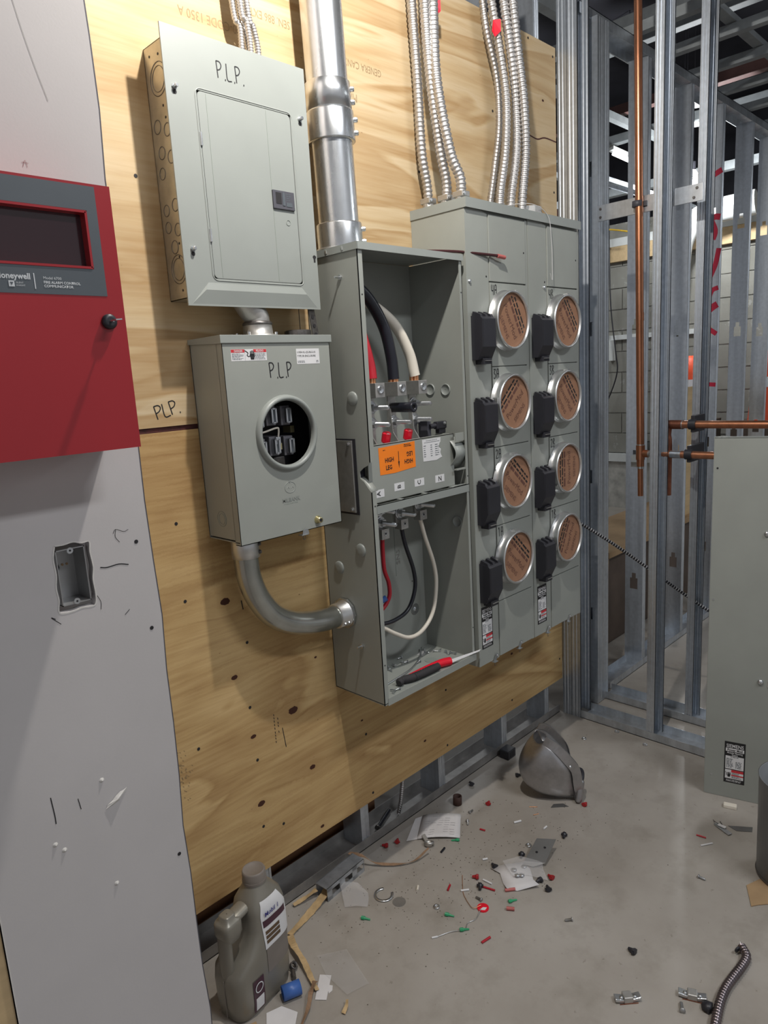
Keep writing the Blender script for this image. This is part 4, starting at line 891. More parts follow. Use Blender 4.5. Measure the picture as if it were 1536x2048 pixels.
mb = MB(); rows(mb, 1.40, 1.437, 1.288, 1.2965, 2, 0.0006, o=(0, yy, 0)); rows(mb, 1.318, 1.328, 1.286, 1.290, 1, 0.0006, o=(0, yy, 0)); mb.build('small_print', 'ink', ol)
wl_ = MB().prism([(1.476, 1.299), (1.478, 1.238), (1.535, 1.236), (1.560, 1.243), (1.556, 1.249), (1.5525, 1.256), (1.556, 1.266), (1.546, 1.272), (1.550, 1.282), (1.5545, 1.286), (1.556, 1.299)], (0, 1.3088, 0), XR, ZU, 0.0004).build('torque_label', 'white', tc)
mb = MB(); rows(mb, 1.492, 1.54, 1.2935, 1.2965, 1, 0.0007, o=(0, 1.3088, 0), rnd=0.05); rows(mb, 1.483, 1.55, 1.2885, 1.2915, 1, 0.0007, o=(0, 1.3088, 0), rnd=0.05)
for xx in (1.481, 1.510, 1.530): rows(mb, xx, xx+0.010+0.008*(xx > 1.52), 1.248, 1.284, 6, 0.0007, fill=0.3, o=(0, 1.3088, 0))
mb.build('small_print', 'faceplate', wl_)
for ch, x, z, xd, yd in (('A', 1.294, 1.1755, (0, 0, 1), (-1, 0, 0)), ('B', 1.374, 1.183, (0, 0, 1), (-1, 0, 0)), ('C', 1.456, 1.183, (0, 0, 1), (-1, 0, 0)), ('N', 1.545, 1.181, (1, 0, 0), (0, 0, 1))):
    l_ = MB().box(x-0.019, x+0.021, 1.3086, 1.309, z-0.0105, z+0.0105).build('phase_label', 'white', tc)
    if ch == 'N': text(ch, 0.020, 'ink', l_, (x+0.001, 1.3086, z-0.007), xd, yd, 'CENTER', bold=0.0002)
    else: text(ch, 0.019, 'ink', l_, (x+0.006, 1.3086, z), xd, yd, 'CENTER', bold=0.0002)
# bus bars, lugs, studs and nuts
def nutbolt(parent, p, L=0.05, r=0.0064):
    p = Vector(p); mb = MB(); a = (0, -1, 0)
    mb.lathe([(0.0180, 0), (0.0180, 0.002), (0.014, 0.0025), (0.014, 0.0055)], p, a, 22, smooth=False)
    mb.lathe([(0.0110, 0.0055), (0.0110, 0.0165)], p, a, 6, smooth=False)
    pr = []; h = 0.0165
    while h < L: pr += [(r, h), (r*0.86, h+0.001)]; h += 0.002
    pr += [(r*0.6, L+0.001)]
    mb.lathe(pr, p, a, 10, smooth=False)
    return mb.build('stud_bolt', 'zinc', parent)
for i, (x, nm) in enumerate(((1.366, 'A'), (1.452, 'B'), (1.540, 'C'))):
    mb = MB(); mb.box(x-0.017, x+0.013, 1.392, 1.398, 1.25, 1.445)
    mb.prism([(1.392, 1.39), (1.392, 1.262), (1.345, 1.262), (1.352, 1.29), (1.378, 1.325), (1.384, 1.39)], (x-0.019, 0, 0), (0, 1, 0), (0, 0, 1), 0.003)
    bb = mb.build('bus_bar', 'alum', tb)
    for z in ((1.397, 1.352) if i != 1 else (1.352,)): nutbolt(bb, (x, 1.391, z), 0.066)
    lug = MB().box(x-0.022, x+0.014, 1.348, 1.398, 1.424, 1.463).build('lug', 'alum', tb, bevel=0.0012)
    MB().lathe([(0.0115, 0), (0.0115, 0.003), (0.0085, 0.0035), (0.006, 0.001), (0.001, 0.001)], (x-0.003, 1.348, 1.445), (0, -1, 0), 18, cap=False).build('set_screw', 'zinc', lug)
    for z in (1.316, 1.335): MB().cyl((x-0.006, 1.3915, z), (x-0.006, 1.390, z), 0.0042, n=10).build('bar_hole', 'dark', bb)
    # lower set
    lx = (1.380, 1.461, 1.545)[i]; lz = (1.050, 1.064, 1.076)[i]-0.004*0
    lb_ = MB().box(lx-0.022, lx+0.004, 1.392, 1.40, lz-0.005, lz+0.075).build('lower_bus_bar', 'alum', tb)
    nutbolt(lb_, (lx-0.006, 1.391, lz+0.024), 0.062); nutbolt(lb_, (lx-0.006, 1.391, lz+0.060), 0.058)
    lg = MB().box(lx-0.016, lx+0.014, 1.376, 1.404, lz-0.024, lz+0.006).build('lower_lug', 'alum', tb, bevel=0.001)
    MB().lathe([(0.006, 0), (0.006, 0.0008), (0.0035, 0.0008), (0.0035, -0.001)], (lx-0.001, 1.3758, lz-0.008), (0, -1, 0), 14, cap=False).build('set_screw', 'zinc', lg)
    MB().cyl((lx-0.001, 1.3758, lz-0.008), (lx-0.001, 1.3750, lz-0.008), 0.003, n=8).build('socket_bore', 'dark', lg)
mb = MB(); mb.lathe([(0.0125, 0), (0.0135, 0.002), (0.0140, 0.080), (0.0125, 0.082), (0.0065, 0.082), (0.006, 0.072)], (1.452, 1.392, 1.392), (0, -1, 0), 24)
ins = mb.build('insulated_standoff', 'blackrub', tb); MB().cyl((1.452, 1.318, 1.392), (1.452, 1.3145, 1.392), 0.0062, n=14).build('standoff_bore', 'dark', ins)
for x in (1.374, 1.462):
    q = MB().lathe([(0.008, 0), (0.0125, 0.004), (0.0125, 0.028), (0.010, 0.031)], (x, 1.352, 1.300), (0, -0.25, 1), 8, smooth=False).build('red_cap', 'redcap', tb)
    MB().lathe([(0.009, 0), (0.013, 0.006), (0.013, 0.02), (0.009, 0.028)], (x, 1.352, 1.276), (0, -0.25, 1), 8, smooth=False).build('cap_base', 'black', q)
fh = thing('neutral_disconnect', 'black plastic link block at the right of the upper bus bars', 'block', (1.60, 1.36, 1.304))
mb = MB(); mb.box(1.588, 1.632, 1.345, 1.362, 1.318, 1.340); mb.box(1.60, 1.63, 1.348, 1.365, 1.304, 1.32); mb.build('block_body', 'black', fh, bevel=0.003)
MB().cyl((1.57, 1.36, 1.327), (1.59, 1.355, 1.329), 0.0075, n=12).build('block_stem', 'black', fh); hexscrew(fh, (1.620, 1.345, 1.334), r=0.004)
MB().box(1.560, 1.576, 1.36, 1.395, 1.272, 1.345).build('block_post', 'slatedark', fh)

# ---- cables in the open box
def cable(name, label, pts, r, mat, bare=None):
    t = thing(name, label, 'cable', pts[0]); MB().tube(smoothpath(pts, 10), r, 14).build('insulation', mat, t)
    if bare:
        mb = MB()
        for i in range(7):
            a = 2*PI*i/6; q = Vector(((0 if i == 6 else r*0.62*math.cos(a)), (0 if i == 6 else r*0.62*math.sin(a)), 0))
            mb.tube([Vector(bare[0])+q, Vector(bare[1])+q], r*0.32, 6)
        mb.build('copper_strands', 'copperwire', t)
    return t
cable('feeder_cable', 'thick red feeder cable entering the upper left lug', [(1.275, 1.42, 1.79), (1.315, 1.415, 1.72), (1.345, 1.40, 1.62), (1.362, 1.385, 1.52), (1.362, 1.378, 1.474)], 0.0150, 'redwire', ((1.362, 1.382, 1.480), (1.362, 1.382, 1.46)))
cable('feeder_cable', 'thick black feeder cable arching into the middle lug', [(1.262, 1.40, 1.775), (1.32, 1.40, 1.735), (1.385, 1.395, 1.685), (1.428, 1.385, 1.61), (1.445, 1.38, 1.53), (1.448, 1.378, 1.470)], 0.0160, 'blackrub', ((1.448, 1.38, 1.474), (1.448, 1.38, 1.46)))
cable('feeder_cable', 'thick white feeder cable arching into the right upper lug', [(1.268, 1.42, 1.735), (1.33, 1.415, 1.705), (1.42, 1.405, 1.665), (1.485, 1.395, 1.615), (1.525, 1.385, 1.54), (1.537, 1.378, 1.476)], 0.0150, 'whitewire', ((1.537, 1.382, 1.482), (1.537, 1.382, 1.46)))
rw = cable('branch_wire', 'thin red wire dropping from the lower left lug', [(1.380, 1.392, 1.030), (1.386, 1.40, 0.985), (1.388, 1.40, 0.93), (1.403, 1.40, 0.885), (1.400, 1.40, 0.842), (1.365, 1.405, 0.81), (1.30, 1.42, 0.80)], 0.0062, 'redwire')
cable('branch_wire', 'black wire looping down from the lower middle lug', [(1.461, 1.392, 1.042), (1.482, 1.40, 0.985), (1.512, 1.40, 0.90), (1.514, 1.40, 0.84), (1.480, 1.40, 0.785), (1.42, 1.40, 0.768), (1.36, 1.405, 0.772), (1.27, 1.42, 0.80)], 0.0062, 'blackrub')
cable('branch_wire', 'white wire looping lowest from the lower right lug', [(1.545, 1.392, 1.052), (1.572, 1.40, 0.99), (1.606, 1.40, 0.90), (1.614, 1.40, 0.83), (1.592, 1.40, 0.745), (1.54, 1.40, 0.70), (1.48, 1.40, 0.695), (1.42, 1.40, 0.725), (1.36, 1.405, 0.765), (1.27, 1.42, 0.81)], 0.0062, 'whitewire')
MB().cyl((1.372, 1.41, 0.836), (1.390, 1.40, 0.845), 0.009, n=10).build('blue_tape', 'bluep', rw)

# ---- meter modules
def siemens(parent, o, xd, w, h, full=True):
    """black bordered rating label; o = lower left corner, xd = direction to the right, up = Z"""
    o = Vector(o); xd = Vector(xd).normalized(); zd = Vector((0, 0, 1)); nd = xd.cross(zd)
    def R(a0, a1, b0, b1, t): 
        q = [o+xd*a0*w+zd*b0*h+nd*t, o+xd*a1*w+zd*b0*h+nd*t, o+xd*a1*w+zd*b1*h+nd*t, o+xd*a0*w+zd*b1*h+nd*t]
        return MB().quad(*q)
    L = MB().obox(o+xd*w/2+zd*h/2+nd*0.0002, xd, zd, nd, w/2, h/2, 0.0002).build('rating_label', 'ink', parent)
    mb = R(0.06, 0.94, 0.765, 0.845, 0.0006); 
    for a in ((0.06, 0.94, 0.34, 0.655), (0.06, 0.94, 0.10, 0.32)):
        q = R(*a, 0.0006); mb.add(q.v, q.f)
    mb.build('white_field', 'white', L)
    R(0.36, 0.94, 0.26, 0.32, 0.0009).build('red_header', 'inkred', L); R(0.36, 0.94, 0.175, 0.205, 0.0009).build('red_header', 'inkred', L)
    text('SIEMENS', 0.115*h, 'white', L, o+xd*0.5*w+zd*0.865*h+nd*0.0006, xd, zd, 'CENTER', sx=w/h*1.95, bold=0.0002)
    text('Power Mod', 0.08*h, 'ink', L, o+xd*0.5*w+zd*0.780*h+nd*0.0008, xd, zd, 'CENTER', sx=w/h*1.9, bold=0.0002)
    text('Modular Metering', 0.060*h, 'white', L, o+xd*0.5*w+zd*0.715*h+nd*0.0006, xd, zd, 'CENTER', sx=w/h*1.7, bold=0.0001)
    text('System', 0.060*h, 'white', L, o+xd*0.5*w+zd*0.668*h+nd*0.0006, xd, zd, 'CENTER', sx=w/h*1.7, bold=0.0001)
    mb = MB(); rows(mb, 0.3*w, 0.75*w, 0.62*h, 0.65*h, 1, 0.001, xd=xd, zd=zd, o=o)
    rows(mb, 0.10*w, 0.45*w, 0.37*h, 0.60*h, 7, 0.001, xd=xd, zd=zd, o=o); rows(mb, 0.55*w, 0.88*w, 0.37*h, 0.54*h, 5, 0.001, xd=xd, zd=zd, o=o)
    rows(mb, 0.38*w, 0.9*w, 0.21*h, 0.255*h, 3, 0.001, xd=xd, zd=zd, o=o); rows(mb, 0.38*w, 0.9*w, 0.115*h, 0.17*h, 3, 0.001, xd=xd, zd=zd, o=o); mb.build('small_print', 'faceplate', L)
    # small shock hand
    mb = MB(); s = 0.11*h; q = o+xd*0.14*w+zd*0.14*h
    P = lambda a, b: q+xd*a*s+zd*b*s+nd*0.001
    mb.add([P(0.2, 0.0), P(0.6, 0.0), P(0.75, 0.6), P(0.15, 0.6)], [(0, 1, 2, 3)])
    for i in range(4): mb.add([P(0.16+i*0.15, 0.6), P(0.27+i*0.15, 0.6), P(0.27+i*0.15, 1.0), P(0.16+i*0.15, 1.0)], [(0, 1, 2, 3)])
    strokes(mb, [[(-0.25, 1.05), (0.0, 0.75), (-0.08, 0.45), (0.15, 0.3)]], q+nd*0.0006, xd, zd, s, 0.1*s); mb.build('shock_symbol', 'ink', L)
    rows(MB(), 0.12*w, 0.88*w, 0.025*h, 0.08*h, 2, 0.0007, xd=xd, zd=zd, o=o, rnd=0.1).build('footer_print', 'white', L)
    return L
MZ0, MZ1, MY = 0.558, 1.958, 1.287
zr = [1.735, 1.489, 1.244, 0.996, 0.748]; zc_ = [1.6245, 1.3775, 1.130, 0.882]
def module(x0, letter, label, rots):
    t = thing('meter_module', label, 'meter module', (x0+0.158, WY, MZ0)); x1 = x0+0.316
    MB().box(x0, x1, MY+0.006, WY-0.0005, MZ0, MZ1-0.004).build('cabinet', 'grey', t)
    mb = MB(); mb.box(x0-0.002, x1-0.0004, MY-0.008, WY-0.0005, MZ1-0.003, MZ1); mb.box(x0-0.002, x1-0.0004, MY-0.009, MY-0.006, MZ1-0.027, MZ1)
    if letter == 'A': mb.box(x0-0.003, x0-0.001, MY-0.008, WY-0.0005, MZ1-0.027, MZ1)
    mb.build('top_cap', 'greypale', t)
    # left wireway strip with folded edge
    mb = MB(); mb.prism([(x0, MZ0), (x0+0.1065, MZ0), (x0+0.1065, MZ1-0.034), (x0, MZ1-0.005)], (0, MY, 0), XR, ZU, -0.006)
    st = mb.build('wireway_cover', 'grey', t, bevel=0.0008)
    for z in (1.62, 1.02, 0.70): MB().cyl((x0+0.095, MY-0.0004, z+0.13), (x0+0.095, MY+0.001, z+0.13), 0.003, n=8).build('screw_hole', 'dark', st)
    hexscrew(st, (x0+0.013 if letter == 'A' else x0+0.091, MY, 1.733), r=0.005)
    # top cover, meter covers and the blank bottom cover
    MB().box(x0+0.109, x1-0.0165, MY-0.003, MY+0.005, 1.7375, MZ1-0.034).build('top_cover', 'grey', t, bevel=0.001)
    MB().box(x1-0.0145, x1-0.001, MY, MY+0.006, MZ0, MZ1-0.030).build('right_rail', 'grey', t, bevel=0.001)
    MB().box(x1-0.0163, x1-0.0147, MY+0.003, MY+0.006, MZ0, MZ1-0.04).build('rail_gap', 'dark', t)
    MB().cyl((x1-0.027, MY-0.0034, 1.83), (x1-0.027, MY, 1.83), 0.003, n=8).build('keyhole', 'dark', t)
    MB().box(x0+0.109, x1-0.0165, MY-0.003, MY+0.005, MZ0+0.004, zr[4]-0.0015).build('bottom_cover', 'grey', t, bevel=0.001)
    for i in range(4):
        z1, z0, zc = zr[i]-0.0012, zr[i+1]+0.0012, zc_[i]; xc = x0+0.184+(0.001 if letter == 'B' else 0)
        mc = MB().box(x0+0.109, x1-0.0165, MY-0.003, MY+0.005, z0, z1).build('meter_cover', 'grey', t, bevel=0.001)
        r = 0.0865
        MB().lathe([(r+0.004, 0), (r+0.004, 0.003), (r-0.001, 0.005), (r-0.001, 0.024), (r, 0.0265), (r, 0.031), (r-0.003, 0.033), (r-0.0065, 0.031), (r-0.0065, 0.024)], (xc, MY-0.003, zc), (0, -1, 0), 56, cap=False).build('sealing_ring', 'alumbright', mc)
        dsc = MB().cyl((xc, MY-0.004, zc), (xc, MY-0.0255, zc), r-0.006, n=56, smooth=False).build('cardboard_disc', 'mouth', mc)
        a = rots[i]; xd = Vector((math.cos(a), 0, math.sin(a))); zd = Vector((-math.sin(a), 0, math.cos(a)))
        cc = Vector((xc, MY-0.0256, zc))
        mb = MB()
        for k_, (hh, wd, fl_) in enumerate(((0.0475, 0.052, 0.55), (0.034, 0.062, 0.55))): rows(mb, -wd, wd, hh-0.0055, hh+0.0055, 1, 0.0003, fill=fl_, xd=xd, zd=zd, o=cc, rnd=0.02)
        mb.build('warning_print', 'ink', dsc)
        mb = MB(); rows(mb, -0.062, 0.062, 0.014, 0.026, 1, 0.0003, fill=0.75, xd=xd, zd=zd, o=cc, rnd=0.02); mb.build('warning_print', 'copper_dark', dsc)
        text('PowerMod', 0.027, 'copper_dark', dsc, cc+zd*(-0.018), xd, zd, 'CENTER', thick=0.0003, sx=0.95)
        text('SIEMENS', 0.021, 'copper_dark', dsc, cc+zd*(-0.052), xd, zd, 'CENTER', thick=0.0003, sx=0.95)
        tab = MB().obox((xc+(r+0.001)*math.cos(a+2.3), MY-0.020, zc+(r+0.001)*math.sin(a+2.3)), (math.cos(a+2.3), 0, math.sin(a+2.3)), (0, 1, 0), (-math.sin(a+2.3), 0, math.cos(a+2.3)), 0.0035, 0.008, 0.010); tab.build('ring_tab', 'alumbright', mc)
        # black breaker handle cover with fins
        bx, bz = x0+0.014, zc+0.012
        mb = MB().prism([(MY, bz), (MY-0.034, bz-0.004), (MY-0.040, bz-0.010), (MY-0.040, bz-0.090), (MY-0.022, bz-0.126), (MY, bz-0.126)], (bx, 0, 0), (0, 1, 0), (0, 0, 1), 0.066)
        bc = mb.build('breaker_cover', 'black', t, bevel=0.001)
        for q in range(3): MB().prism([(MY-0.002, bz-0.001), (MY-0.034, bz-0.005), (MY-0.030, bz+0.003), (MY-0.006, bz+0.012)], (bx+0.002+q*0.0255, 0, 0), (0, 1, 0), (0, 0, 1), 0.011).build('fin', 'black', bc)
        mb = MB().box(bx+0.016, bx+0.056, MY-0.030, MY-0.001, bz-0.139, bz-0.122); mb.build('toggle_skirt', 'black', bc, bevel=0.001)
        MB().box(bx+0.022, bx+0.052, MY-0.034, MY-0.028, bz-0.130, bz-0.1285).build('toggle_edge', 'alum', bc)
        MB().box(bx+0.004, bx+0.0045, MY-0.0405, MY-0.040, bz-0.09, bz-0.012).build('seam_line', 'dark', bc)
        num = str(4-i)
        scrawl(num+letter, (x0+0.115, MY-0.003, z1-0.0345), (1, 0, 0.0), (0, 0, 1), 0.028, 0.0028, adv=0.75, sx=0.74).build('marker_writing', 'ink', mc)
    lz = 0.6115 if letter == 'A' else 0.598
    siemens(st, (x0+0.0165 if letter == 'A' else x0+0.020, MY, lz), XR, 0.058, 0.138)
    for dx in (0.068, 0.208):
        q = thing_part(t, x0+dx)
    return t
def thing_part(t, x):
    mb = MB(); z = MZ0-0.002
    mb.prism([(0, 0), (0.013, 0), (0.026, 0.016), (0.022, 0.022), (0.014, 0.022), (0.004, 0.006)], (x, MY-0.0045, z), XR, ZU, 0.0015)
    mb.box(x-0.006, x+0.013, MY-0.014, MY, z-0.001, z+0.0005)
    l = mb.build('latch_tab', 'zinc', t)
    MB().cyl((x+0.0195, MY-0.0055, z+0.016), (x+0.0195, MY-0.0065, z+0.016), 0.0022, n=8).build('latch_hole', 'white', l)
    MB().tube([(x+0.004+0.004*math.cos(a), MY-0.008, z-0.008+0.0065*math.sin(a)) for a in [i*0.6 for i in range(11)]], 0.0007, 5).build('seal_wire', 'darkmetal', l)
M['copper_dark'] = pm('faint_brown_print', (0.13, 0.055, 0.04), 0.8)
R_ = math.radians
module(1.675, 'A', 'left column of four meters, sockets marked 4A 3A 2A 1A, next to the open box', [R_(-62), R_(42), R_(-42), R_(-44)])
module(1.993, 'B', 'right column of four meters, sockets marked 4B 3B 2B 1B, by the steel studs', [R_(-52), R_(-50), R_(90), R_(62)])
# ---- loose grey cover leaning at the right
a_ = math.atan2(0.050, -0.192); xd_ = Vector((0.050, -0.192, 0)).normalized(); nd_ = xd_.cross(Vector((0, 0, 1)))
o_ = Vector((2.303, 0.817, 0.0)); wid, hgt = 0.34, 1.232
lc = thing('leaning_cover', 'large loose grey module cover standing upright on the floor at right', 'cover', o_)
MB().obox(o_+xd_*wid/2+Vector((0, 0, hgt/2))-nd_*0.004, xd_, (0, 0, 1), nd_, wid/2, hgt/2, 0.004).build('cover_sheet', 'grey', lc, bevel=0.0015)
MB().obox(o_+xd_*wid/2+Vector((0, 0, hgt-0.002))-nd_*0.012, xd_, (0, 0, 1), nd_, wid/2, 0.002, 0.012).build('top_fold', 'greypale', lc)
siemens(lc, o_+xd_*0.061+Vector((0, 0, 0.058))+nd_*0.0003, xd_, 0.063, 0.150)
for z in (0.437, 0.930):
    p = o_+xd_*0.158+Vector((0, 0, z))
    h = MB().lathe([(0.009, 0), (0.0085, 0.004), (0.005, 0.007), (0.001, 0.008)], p, nd_, 18).build('round_bolt', 'zinc', lc)
    MB().obox(p+xd_*0.05-Vector((0, 0, 0.006))+nd_*0.010, xd_+nd_*0.35, (0, 0, 1), nd_-xd_*0.35, 0.06, 0.010, 0.001).build('bracket_arm', 'zinc', h)
for s_, z in ((0.012, 1.134), (0.012, 0.70), (0.022, 0.075)): MB().lathe([(0.0032, 0), (0.0032, 0.0008)], o_+xd_*s_+Vector((0, 0, z)), nd_, 10).build('screw_hole', 'dark' if z > 1 else 'zinc', lc)
strokes(MB(), [[(0.165, 0.80), (0.185, 0.803), (0.205, 0.815)]], o_, xd_, (0, 0, 1), 1.0, 0.0012).build('scratch', 'ink', lc)
# ================================================================== CONDUITS AND PIPES
t = thing('service_conduit', 'fat galvanised service conduit rising from the open box past the top of the picture', 'conduit', (1.298, 1.40, 1.803))
ax = lambda z: (1.305-(z-1.832)*0.026, 1.405, z)
MB().cyl(ax(1.80), ax(3.0), 0.0515, n=36).build('pipe', 'steel', t)
def coupling(z0, z1, r, nm='coupling'):
    c = MB().lathe([(0.052, 0), (r, 0.001), (r, 0.003), (r, (z1-z0)-0.003), (r-0.001, z1-z0), (0.052, z1-z0)], ax(z0), (-0.026, 0, 1), 40).build(nm, 'steel', t)
    return c
c1 = coupling(1.803, 1.868, 0.0585)
c2 = coupling(2.060, 2.130, 0.0595); c3 = MB().lathe([(0.052, 0), (0.0565, 0.001), (0.0565, 0.066), (0.0555, 0.067)], ax(2.128), (-0.026, 0, 1), 40).build('coupling', 'steel', t)
for c, zs_, r in ((c1, (1.855, 1.825), 0.0585), (c2, (2.112, 2.082), 0.0595), (c3, (2.182, 2.152), 0.0565)):
    for z in zs_:
        a = math.radians(-42); p = Vector(ax(z))+Vector((math.cos(a), math.sin(a), 0))*(r-0.002)
        mb = MB().lathe([(0.0065, 0), (0.0065, 0.008), (0.0055, 0.011), (0.001, 0.011)], p, (math.cos(a), math.sin(a), 0), 10, smooth=False); mb.build('clamp_screw', 'zinc', c)
MB().add([Vector(ax(2.30))+Vector((math.cos(b)*0.0521, math.sin(b)*0.0521, dz)) for dz in (0, 0.07) for b in (-2.2, -2.05, -1.9)], [(0, 1, 4, 3), (1, 2, 5, 4)]).build('paper_tag', 'paper', t)
MB().lathe([(0.062, 0), (0.062, 0.004), (0.056, 0.005)], (1.305, 1.405, 1.803), (0, 0, 1), 32).build('lock_ring', 'alumbright', t)
# fitting between breaker panel and meter socket
t = thing('conduit_fitting', 'cast offset fitting joining breaker panel and meter socket box', 'fitting', (1.040, 1.425, 1.589))
MB().lathe([(0.046, 0), (0.046, 0.005), (0.036, 0.007), (0.034, 0.028), (0.035, 0.030)], (1.036, 1.425, 1.588), (0, 0, 1), 32).build('hub_base', 'alum', t)
MB().lathe([(0.034, 0), (0.036, 0.003), (0.034, 0.007), (0.031, 0.009)], (1.036, 1.425, 1.616), (0, 0, 1), 32).build('threaded_collar', 'darkmetal', t)
MB().tube(smoothpath([(1.036, 1.425, 1.622), (1.034, 1.425, 1.637), (1.018, 1.425, 1.655), (1.005, 1.425, 1.674)], 6), 0.030, 20).build('offset_body', 'alum', t)
for dx, dy in ((0.04, -0.018), (-0.04, -0.018), (0.04, 0.03), (-0.04, 0.03)): MB().cyl((1.036+dx, 1.425+dy, 1.588), (1.036+dx, 1.425+dy, 1.600), 0.004, n=8).build('screw', 'zinc', t)
MB().lathe([(0.034, 0), (0.034, 0.016), (0.030, 0.018), (0.026, 0.018), (0.026, 0.002)], (1.162, 1.43, 1.588), (0, 0, 1), 18, smooth=False, cap=False).build('loose_bushing', 'darkmetal', None, 'notched steel locknut lying on top of the meter socket box', 'locknut')
t = thing('perforated_strap', 'short perforated steel strap leaning between the boxes on the plywood', 'strap', (1.19, 1.40, 1.588))
MB().obox((1.188, 1.40, 1.636), (0.16, 0, -1), (1, 0, 0.16), (0, 1, 0), 0.052, 0.0095, 0.001).build('strap_band', 'darkmetal', t)
for i in range(5):
    p = Vector((1.1805, 1.3985, 1.678))+Vector((0.0035, 0, -0.021))*i
    MB().cyl(p, p-Vector((0, 0.001, 0)), 0.0045, n=10).build('strap_hole', 'dark', t)
# elbow from meter socket to open box
t = thing('conduit_elbow', 'big steel conduit elbow sweeping from the meter socket box to the open box', 'conduit', (0.936, 1.42, 1.092))
pts = [(0.936, 1.42, 1.10), (0.937, 1.42, 1.06), (0.942, 1.42, 1.01), (0.962, 1.42, 0.955), (1.00, 1.42, 0.902), (1.055, 1.42, 0.866), (1.12, 1.42, 0.846), (1.185, 1.42, 0.838), (1.235, 1.42, 0.837)]
MB().tube(smoothpath(pts, 8), 0.0305, 28).build('elbow_pipe', 'elbowsteel', t)
cl = MB().lathe([(0.031, 0), (0.034, 0.001), (0.034, 0.045), (0.033, 0.046)], (0.938, 1.42, 1.070-0.003), (0, 0, 1), 32).build('set_screw_connector', 'alumbright', t)
for z in (1.100, 1.080): hexscrew(cl, (0.938+0.022, 1.42-0.026, z), (0.65, -0.76, 0), 0.0045, 'darkmetal')
cr_ = MB().lathe([(0.031, 0), (0.035, 0.001), (0.035, 0.03), (0.038, 0.032), (0.038, 0.037)], (1.206, 1.42, 0.8375), (1, 0, 0), 32).build('box_connector', 'alumbright', t)
MB().lathe([(0.044, 0), (0.044, 0.006)], (1.239, 1.42, 0.8375), (1, 0, 0), 10, smooth=False).build('lock_ring', 'zinc', cr_)
for x in (1.215, 1.229): hexscrew(cr_, (x, 1.39, 0.820), (0, -0.85, -0.5), 0.0042)
# flexible conduits
def flexcon(name, label, pts, r, group=None, conn=True, n=12, pitch=0.0125):
    t = thing(name, label, 'conduit', pts[0], group)
    flexmb(pts, r*1.1, pitch, n, 0.20, 14).build('armour', 'flex', t)
    if conn:
        p = Vector(pts[0])
        b = MB().lathe([(r*1.25, -0.014), (r*1.25, 0.0), (r*1.02, 0.001)], p, (0, 0, 1), 12, smooth=False).build('connector', 'alum', t)
        c_ = MB().obox(p+Vector((0, 0, 0.008)), (0, 1, 0), (1, 0, 0), (0, 0, 1), r*1.35, r*1.25, 0.008).build('clamp', 'alum', t, bevel=0.002)
        hexscrew(c_, p+Vector((-r*0.6, -r*1.3, 0.008)), (-0.5, -1, 0), 0.0045)
    return t
flexcon('flexible_conduit', 'flexible steel conduit of the left bundle, nearest the plywood', [(1.715, 1.450, 1.975), (1.712, 1.450, 2.03), (1.694, 1.450, 2.12), (1.689, 1.450, 2.32), (1.679, 1.45, 2.507), (1.676, 1.45, 2.70)], 0.0135)
flexcon('flexible_conduit', 'flexible steel conduit of the left bundle, middle one', [(1.732, 1.395, 1.975), (1.735, 1.395, 2.03), (1.718, 1.40, 2.114), (1.693, 1.405, 2.307), (1.688, 1.41, 2.491), (1.69, 1.41, 2.70)], 0.0140)
flexcon('flexible_conduit', 'flexible steel conduit of the left bundle, the one nearest the box front', [(1.735, 1.342, 1.975), (1.737, 1.345, 2.03), (1.716, 1.362, 2.104), (1.697, 1.385, 2.292), (1.712, 1.40, 2.475), (1.72, 1.40, 2.70)], 0.0140)
k2 = [('right bundle, leftmost at the box', [(1.998, 1.44, 1.960), (2.018, 1.44, 2.03), (2.045, 1.44, 2.129), (2.075, 1.44, 2.26), (2.068, 1.44, 2.397), (2.015, 1.44, 2.539), (1.99, 1.44, 2.70)], 0.0105),
      ('right bundle, second from the left at the box', [(1.990, 1.385, 1.960), (2.00, 1.39, 2.03), (2.050, 1.40, 2.172), (2.067, 1.405, 2.323), (2.046, 1.41, 2.461), (2.008, 1.41, 2.587), (1.99, 1.41, 2.70)], 0.0130),
      ('right bundle, third from the left at the box', [(2.045, 1.385, 1.960), (2.055, 1.385, 2.03), (2.083, 1.38, 2.17), (2.092, 1.385, 2.318), (2.062, 1.38, 2.454), (2.030, 1.38, 2.583), (2.02, 1.38, 2.70)], 0.0135),
      ('right bundle, rightmost at the box', [(2.072, 1.36, 1.960), (2.082, 1.36, 2.03), (2.105, 1.36, 2.165), (2.100, 1.36, 2.31), (2.082, 1.365, 2.446), (2.05, 1.36, 2.573), (2.03, 1.36, 2.70)], 0.0135)]
for s_, p_, r_ in k2: flexcon('flexible_conduit', 'flexible steel conduit of the '+s_, p_, r_)
for x, y, z, a in ((1.752, 1.425, 2.505, 0.3), (2.012, 1.40, 2.515, -0.5), (2.098, 1.41, 2.545, 0.2)):
    mb = MB(); c = Vector((x, y, z)); mb.add([c+Vector((-0.012, 0, 0.018)), c+Vector((0.010, -0.012, 0.022)), c+Vector((0.013, -0.010, -0.010)), c+Vector((-0.002, 0.002, -0.026)), c+Vector((-0.014, 0.004, -0.012))], [(0, 1, 2), (0, 2, 3), (0, 3, 4)])
    mb.build('red_tape', 'redcap', None, {1.752: 'red tape end sticking out behind the left conduit bundle', 2.012: 'red tape end at the left side of the right conduit bundle', 2.098: 'red tape end at the right side of the right conduit bundle'}[x], 'tape', solid=0.001)
